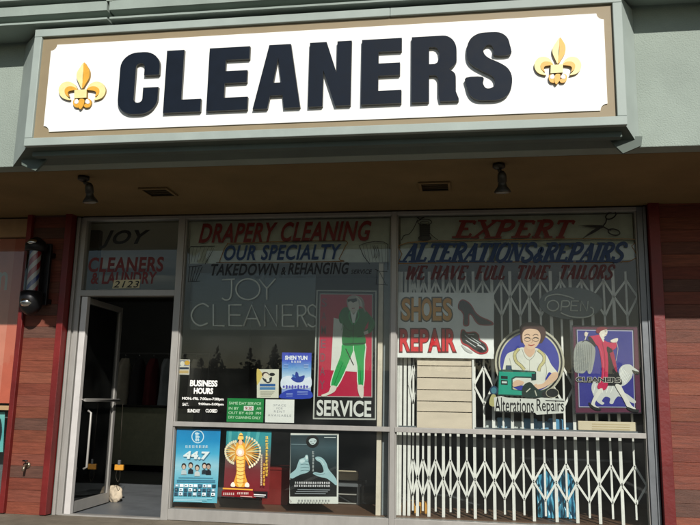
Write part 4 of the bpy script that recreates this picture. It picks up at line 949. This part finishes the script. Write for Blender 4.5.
# cream carton to the right, standing on rail height shelf
CY = .16
b = MB(); q0, q1 = F(578, 421, CY), F(637, 434, CY); b.box(q0.x, q1.x, CY, CY+.1, .952, FZ(606, 421.5, CY), .004); 
o = b.build('cream_carton', CREAM, None, ((q0.x+q1.x)/2, CY+.05, .952)); tag(o, 'long low cream carton under the deco CLEANERS poster', 'box')
a = Art(CY-.001); a.text('ALTERATIONS', 592, 424.5, 630, 430, 'c2a878', .01) if False else [a.line([(592, 424+k*2.4), (630, 425+k*2.4)], .9, 'c2ad86') for k in range(3)]
o = a.make('carton_print', parent=o)
b = MB(); b.box(E1+.02, R0-.02, CY-.03, CY+.16, .93, .951); b.build('window_shelf', ALUD, win2)
# blue garment bags hanging behind the gate
def bag(p0, p1, ptop, pbot, Yb, label, seed):
    r = random.Random(seed); top = FZ((p0+p1)/2, ptop, Yb); bot = max(.12, FZ((p0+p1)/2, pbot, Yb)); xl, xr = FX(p0, 490, Yb), FX(p1, 490, Yb)
    root = empty('garment_bag', ((xl+xr)/2, Yb, bot), label, 'garment bag', 'blue garment bags behind the gate')
    b = MB(); nx, nz = 22, 26; V = []
    for j in range(nz+1):
        t = j/nz; row = []
        for i in range(nx+1):
            u = i/nx; sh = 1-max(0, t-.9)*4*abs(u-.5); fold = .02*math.sin(u*19+seed+t*2)+.014*math.sin(u*41+t*5+seed*2)+.01*math.sin(t*17+u*7)
            row.append(b.bm.verts.new((xl+(xr-xl)*u, Yb+fold, bot+(top-bot)*t*sh)))
        V.append(row)
    for j in range(nz):
        for i in range(nx): f_ = b.bm.faces.new((V[j][i], V[j][i+1], V[j+1][i+1], V[j+1][i])); f_.smooth = True
    b.build('plastic_cover', BLUEBAG, root)
    b = MB(); cx_ = (xl+xr)/2; b.tube([(cx_-.12, Yb, top-.05), (cx_, Yb, top+.02), (cx_+.12, Yb, top-.05)], .005, 6); b.tube([(cx_, Yb, top+.02), (cx_, Yb, top+.07), (cx_+.03, Yb, top+.1), (cx_+.05, Yb, top+.06)], .004, 6); b.build('hanger', CHROME, root)
bag(537, 555, 470, 540, .42, 'blue plastic covered garment hanging behind the gate, left of the pair', 1)
bag(556.5, 575, 470, 540, .44, 'blue plastic covered garment hanging behind the gate, right of the pair', 5)
MB().tube([(FX(520, 462, .43), .43, FZ(556, 459, .43)), (FX(640, 462, .43), .43, FZ(556, 459, .43))], .012, 8).build('hanging_rail', ALUD, win2)
# bright folded linens on a shelf higher up (pale blue band)
SHY = .37
zsh = FZ(530, 431, SHY)
sh = empty('linen_shelf', (FX(530, 430, SHY), SHY, zsh-.03), 'dark shelf of folded pale linens behind the gate under the alterations sign', 'shelf')
b = MB(); b.box(FX(478, 430, SHY), FX(640, 430, SHY), SHY-.12, SHY+.25, zsh-.03, zsh, .003); b.build('board', ALUD, sh)
cols = ['cfd6d4', '8fb4cc', 'd2d6d2', '6f9fc0', '7fb0cf', '4f8fb8', '6aa8cc']
for i, c_ in enumerate(cols):
    xx = FX(484+i*13, 425, SHY); b = MB(); b.box(xx, xx+.13, SHY-.1, SHY+.15, zsh+.002, zsh+.09+.03*(i % 2), .015)
    o = b.build('folded_linen', mat('linen_'+'abcdefg'[i], c_, .8, 0, 8, .12, .3, 30), None, (xx+.065, SHY, zsh)); tag(o, ['white', 'grey blue', 'off white', 'mid blue', 'sky blue', 'deep blue', 'light blue'][i]+' folded linen on the dark shelf behind the gate', 'linen', 'folded linens on the shelf')
# wooden bits on the window floor at left of the gate
b = MB(); 
for k in range(4): 
    p = F(404+k*6, 512+k*1.2, .4); b.box(p.x-.04, p.x+.05, .36, .5, .115+.0*k, .19+.03*(k % 2), .004)
o = b.build('wood_blocks', WOODY, None, (FX(412, 514, .4), .42, .115)); tag(o, 'low row of brown wooden blocks on the window floor at the gate left end', 'wood blocks')
tag(MB().box(D1+.02, R0-.02, .12, .9, 0.004, .112).build('display_floor', mat('display_wood', '6e5240', .5, 0, 4, .25, stretch=(1, 6, 1))), kind='structure')
# red bin and metal press behind lower left window
RY = .55
p = F(276, 470, RY); b = MB(); b.prism([(p.x-.16, .115), (p.x+.13, .115), (p.x+.18, p.z), (p.x-.2, p.z)], RY, RY+.3, 'y'); b.box(p.x-.21, p.x+.19, RY-.012, RY+.31, p.z, p.z+.025, .004)
o = b.build('red_bin', REDBOX, None, (p.x, RY+.15, .115)); tag(o, 'dark red plastic bin behind the golden dancer poster', 'bin')
KY = .9
k0, k1 = F(338, 471, KY), F(358, 480, KY)
K = empty('pressing_table', (k0.x, KY, 0), 'low metal table with a pale roll on it behind the hands poster', 'table')
b = MB(); b.tube([(k0.x-.35, KY, (k0.z+k1.z)/2), (k1.x, KY, (k0.z+k1.z)/2)], .05, 14); b.build('roll', CREAM, K)
b = MB(); b.box(k0.x-.4, k1.x+.05, KY-.1, KY+.3, k1.z-.06, k1.z-.03); b.build('table_top', ALUD, K)
for xx in (k0.x-.36, k1.x+.02):
    for yy in (KY-.08, KY+.27): MB().box(xx-.012, xx+.012, yy-.012, yy+.012, .1, k1.z-.061).build('leg', ALUD, K)
for k in range(3):
    MB().tube([(k0.x-.35, KY-.09, k1.z-.14-.09*k), (k1.x, KY-.09, k1.z-.14-.09*k)], .007, 6).build('cross_bar', ALU, K)

# rock doorstop
b = MB(); bmesh.ops.create_icosphere(b.bm, subdivisions=4, radius=1)
rp = Vector((-3.98, 1.06, .0)); 
from mathutils import noise as MN
for v_ in b.bm.verts:
    n_ = v_.co.normalized(); d_ = 1+.28*MN.noise(n_*1.6+Vector((3, 1, 2)))+.12*MN.noise(n_*4.2)
    v_.co = Vector((n_.x*.078*d_, n_.y*.075*d_, .09+n_.z*.105*d_)) 
    if v_.co.z < .0: v_.co.z = 0
    v_.co.x -= .25*v_.co.z*.3
for v_ in b.bm.verts: v_.co += rp
for f_ in b.bm.faces: f_.smooth = True
b._paint(b.bm.faces)
o = b.build('doorstop_rock', ROCK, None, rp); tag(o, 'pale rough rock holding the glass door open', 'rock')
# yellow block on a cord, hung from the push bar
hp = F(119, 467, .85)
Hh = empty('hanging_block', hp, 'small yellow wooden block on a cord beside the open door', 'block')
b = MB(); b.box(hp.x-.05, hp.x+.05, .84, .875, hp.z-.035, hp.z+.025, .006); b.build('wood_block', WOODY, Hh)
b = MB(); b.box(hp.x-.012, hp.x+.014, .835, .865, hp.z+.025, hp.z+.075, .003); b.build('clip', ALUD, Hh)
b = MB(); b.tube([(hp.x, .85, hp.z+.07), (hp.x-.01, .85, 1.1)], .003, 6); b.tube(smooth([(hp.x-.02, .85, hp.z-.03), (hp.x-.03, .85, hp.z-.1), (hp.x, .85, hp.z-.16), (hp.x+.02, .85, hp.z-.1), (hp.x+.012, .85, hp.z-.03)], 4, False), .003, 6); b.build('cord', DARKM, Hh)
# service counter
CT = empty('service_counter', (-5.5, 4.5, 0), 'green grey laminate service counter seen through the open door', 'counter')
ctop = FZ(125, 407, 4.5)
MB().box(-7.3, -4.4, 4.52, 4.9, .1, ctop, .004).build('front_panel', COUNTER, CT); MB().box(-7.3, -4.4, 4.46, 5.0, ctop, ctop+.035, .006).build('counter_top', mat('dark_counter_top', '2c2d2c', .4), CT); MB().box(-7.3, -4.4, 4.56, 4.9, 0.003, .1).build('toe_kick', BLACKM, CT)

# lit fluorescent lamps: one glints through the left window, one added unseen to brighten the counter
def emit(name, c, st):
    m = bpy.data.materials.new(name); m.use_nodes = True; N = m.node_tree.nodes; L = m.node_tree.links; N.remove(N['Principled BSDF'])
    e = N.new('ShaderNodeEmission'); e.inputs[0].default_value = (*c, 1); e.inputs[1].default_value = st; L.new(e.outputs[0], N['Material Output'].inputs[0]); return m
LAMP = emit('lit_tube', (1, .93, .8), 9.)
def tubelamp(p, ln, label):
    t = empty('fluorescent_lamp', p, label, 'ceiling lamp', 'lit lamps inside the shop')
    b = MB(); b.prism([(p[1]-.07, p[2]+.05), (p[1]+.07, p[2]+.05), (p[1]+.04, p[2]+.02), (p[1]-.04, p[2]+.02)], p[0]-ln/2, p[0]+ln/2, 'x'); b.build('housing', ALU, t)
    b = MB(); b.tube([(p[0]-ln/2+.02, p[1], p[2]), (p[0]+ln/2-.02, p[1], p[2])], .022, 10); b.build('tube', LAMP, t)
    b = MB(); b.tube([(p[0]-ln*.3, p[1], p[2]+.05), (p[0]-ln*.3, p[1], 3.05)], .006, 6); b.build('rod', ALU, t); b = MB(); b.tube([(p[0]+ln*.3, p[1], p[2]+.05), (p[0]+ln*.3, p[1], 3.05)], .006, 6); b.build('rod', ALU, t)
lp = F(330, 264.5, 3.2)
tubelamp((lp.x, lp.y, lp.z), .5, 'small lit lamp glinting through the left window below the drapery lettering')
tubelamp((-5.3, 3.4, 2.725), 1.2, 'added tube lamp hidden from view to brighten the service counter')  # added fill light for the dark interior, kept behind the door header
# bagged clothes on the rail behind the counter
RK = empty('clothes_rail', (-5.8, 5.7, 0), 'dim steel clothes rail behind the service counter', 'clothes rail')
b = MB(); b.tube([(-7.2, 5.7, 0), (-7.2, 5.7, 1.95), (-4.6, 5.7, 1.95), (-4.6, 5.7, 0)], .02, 8); b.build('frame', ALUD, RK)
rg = random.Random(12)
def garment(x, c, label):
    root = empty('hanging_garment', (x, 5.7, .8), label, 'garment', 'clothes on the rail behind the counter')
    ln = rg.uniform(.85, 1.15); b = MB(); n = 20; V = []
    for j in range(13):
        t = j/12; hw = .05+.17*min(1, t*6)**.7+.03*t; dp = .05+.035*t; row = []
        for k in range(n):
            a = k/n*math.tau; f_ = 1+.12*math.sin(a*5+t*3+x*9); row.append(b.bm.verts.new((x+dp*math.cos(a)*f_*1.3, 5.7+hw*math.sin(a)*f_, 1.86-ln*t)))
        V.append(row)
    for A_, B_ in zip(V, V[1:]):
        for k in range(n): q_ = b.bm.faces.new((A_[k], A_[(k+1) % n], B_[(k+1) % n], B_[k])); q_.smooth = True
    b._paint(b.bm.faces); b.build('cloth', mat('cloth', c, .85, 0, 6, .2), root)
    b = MB(); b.tube([(x, 5.7, 1.85), (x, 5.7, 1.93), (x, 5.68, 1.975), (x, 5.72, 1.975)], .004, 6); b.build('hook', CHROME, root)
for i, (c, nm) in enumerate((('c9ccd0', 'pale grey shirt'), ('34507a', 'blue jacket'), ('8a8f96', 'mid grey coat'), ('d8d4c8', 'cream blouse'), ('3a3a40', 'charcoal suit'), ('6f3038', 'maroon dress'), ('a8b4c0', 'light blue shirt'), ('58604c', 'olive coat'), ('e0e0e0', 'white shirt'))):
    garment(-7.0+i*.27, c, nm+' hanging on the rail behind the counter')
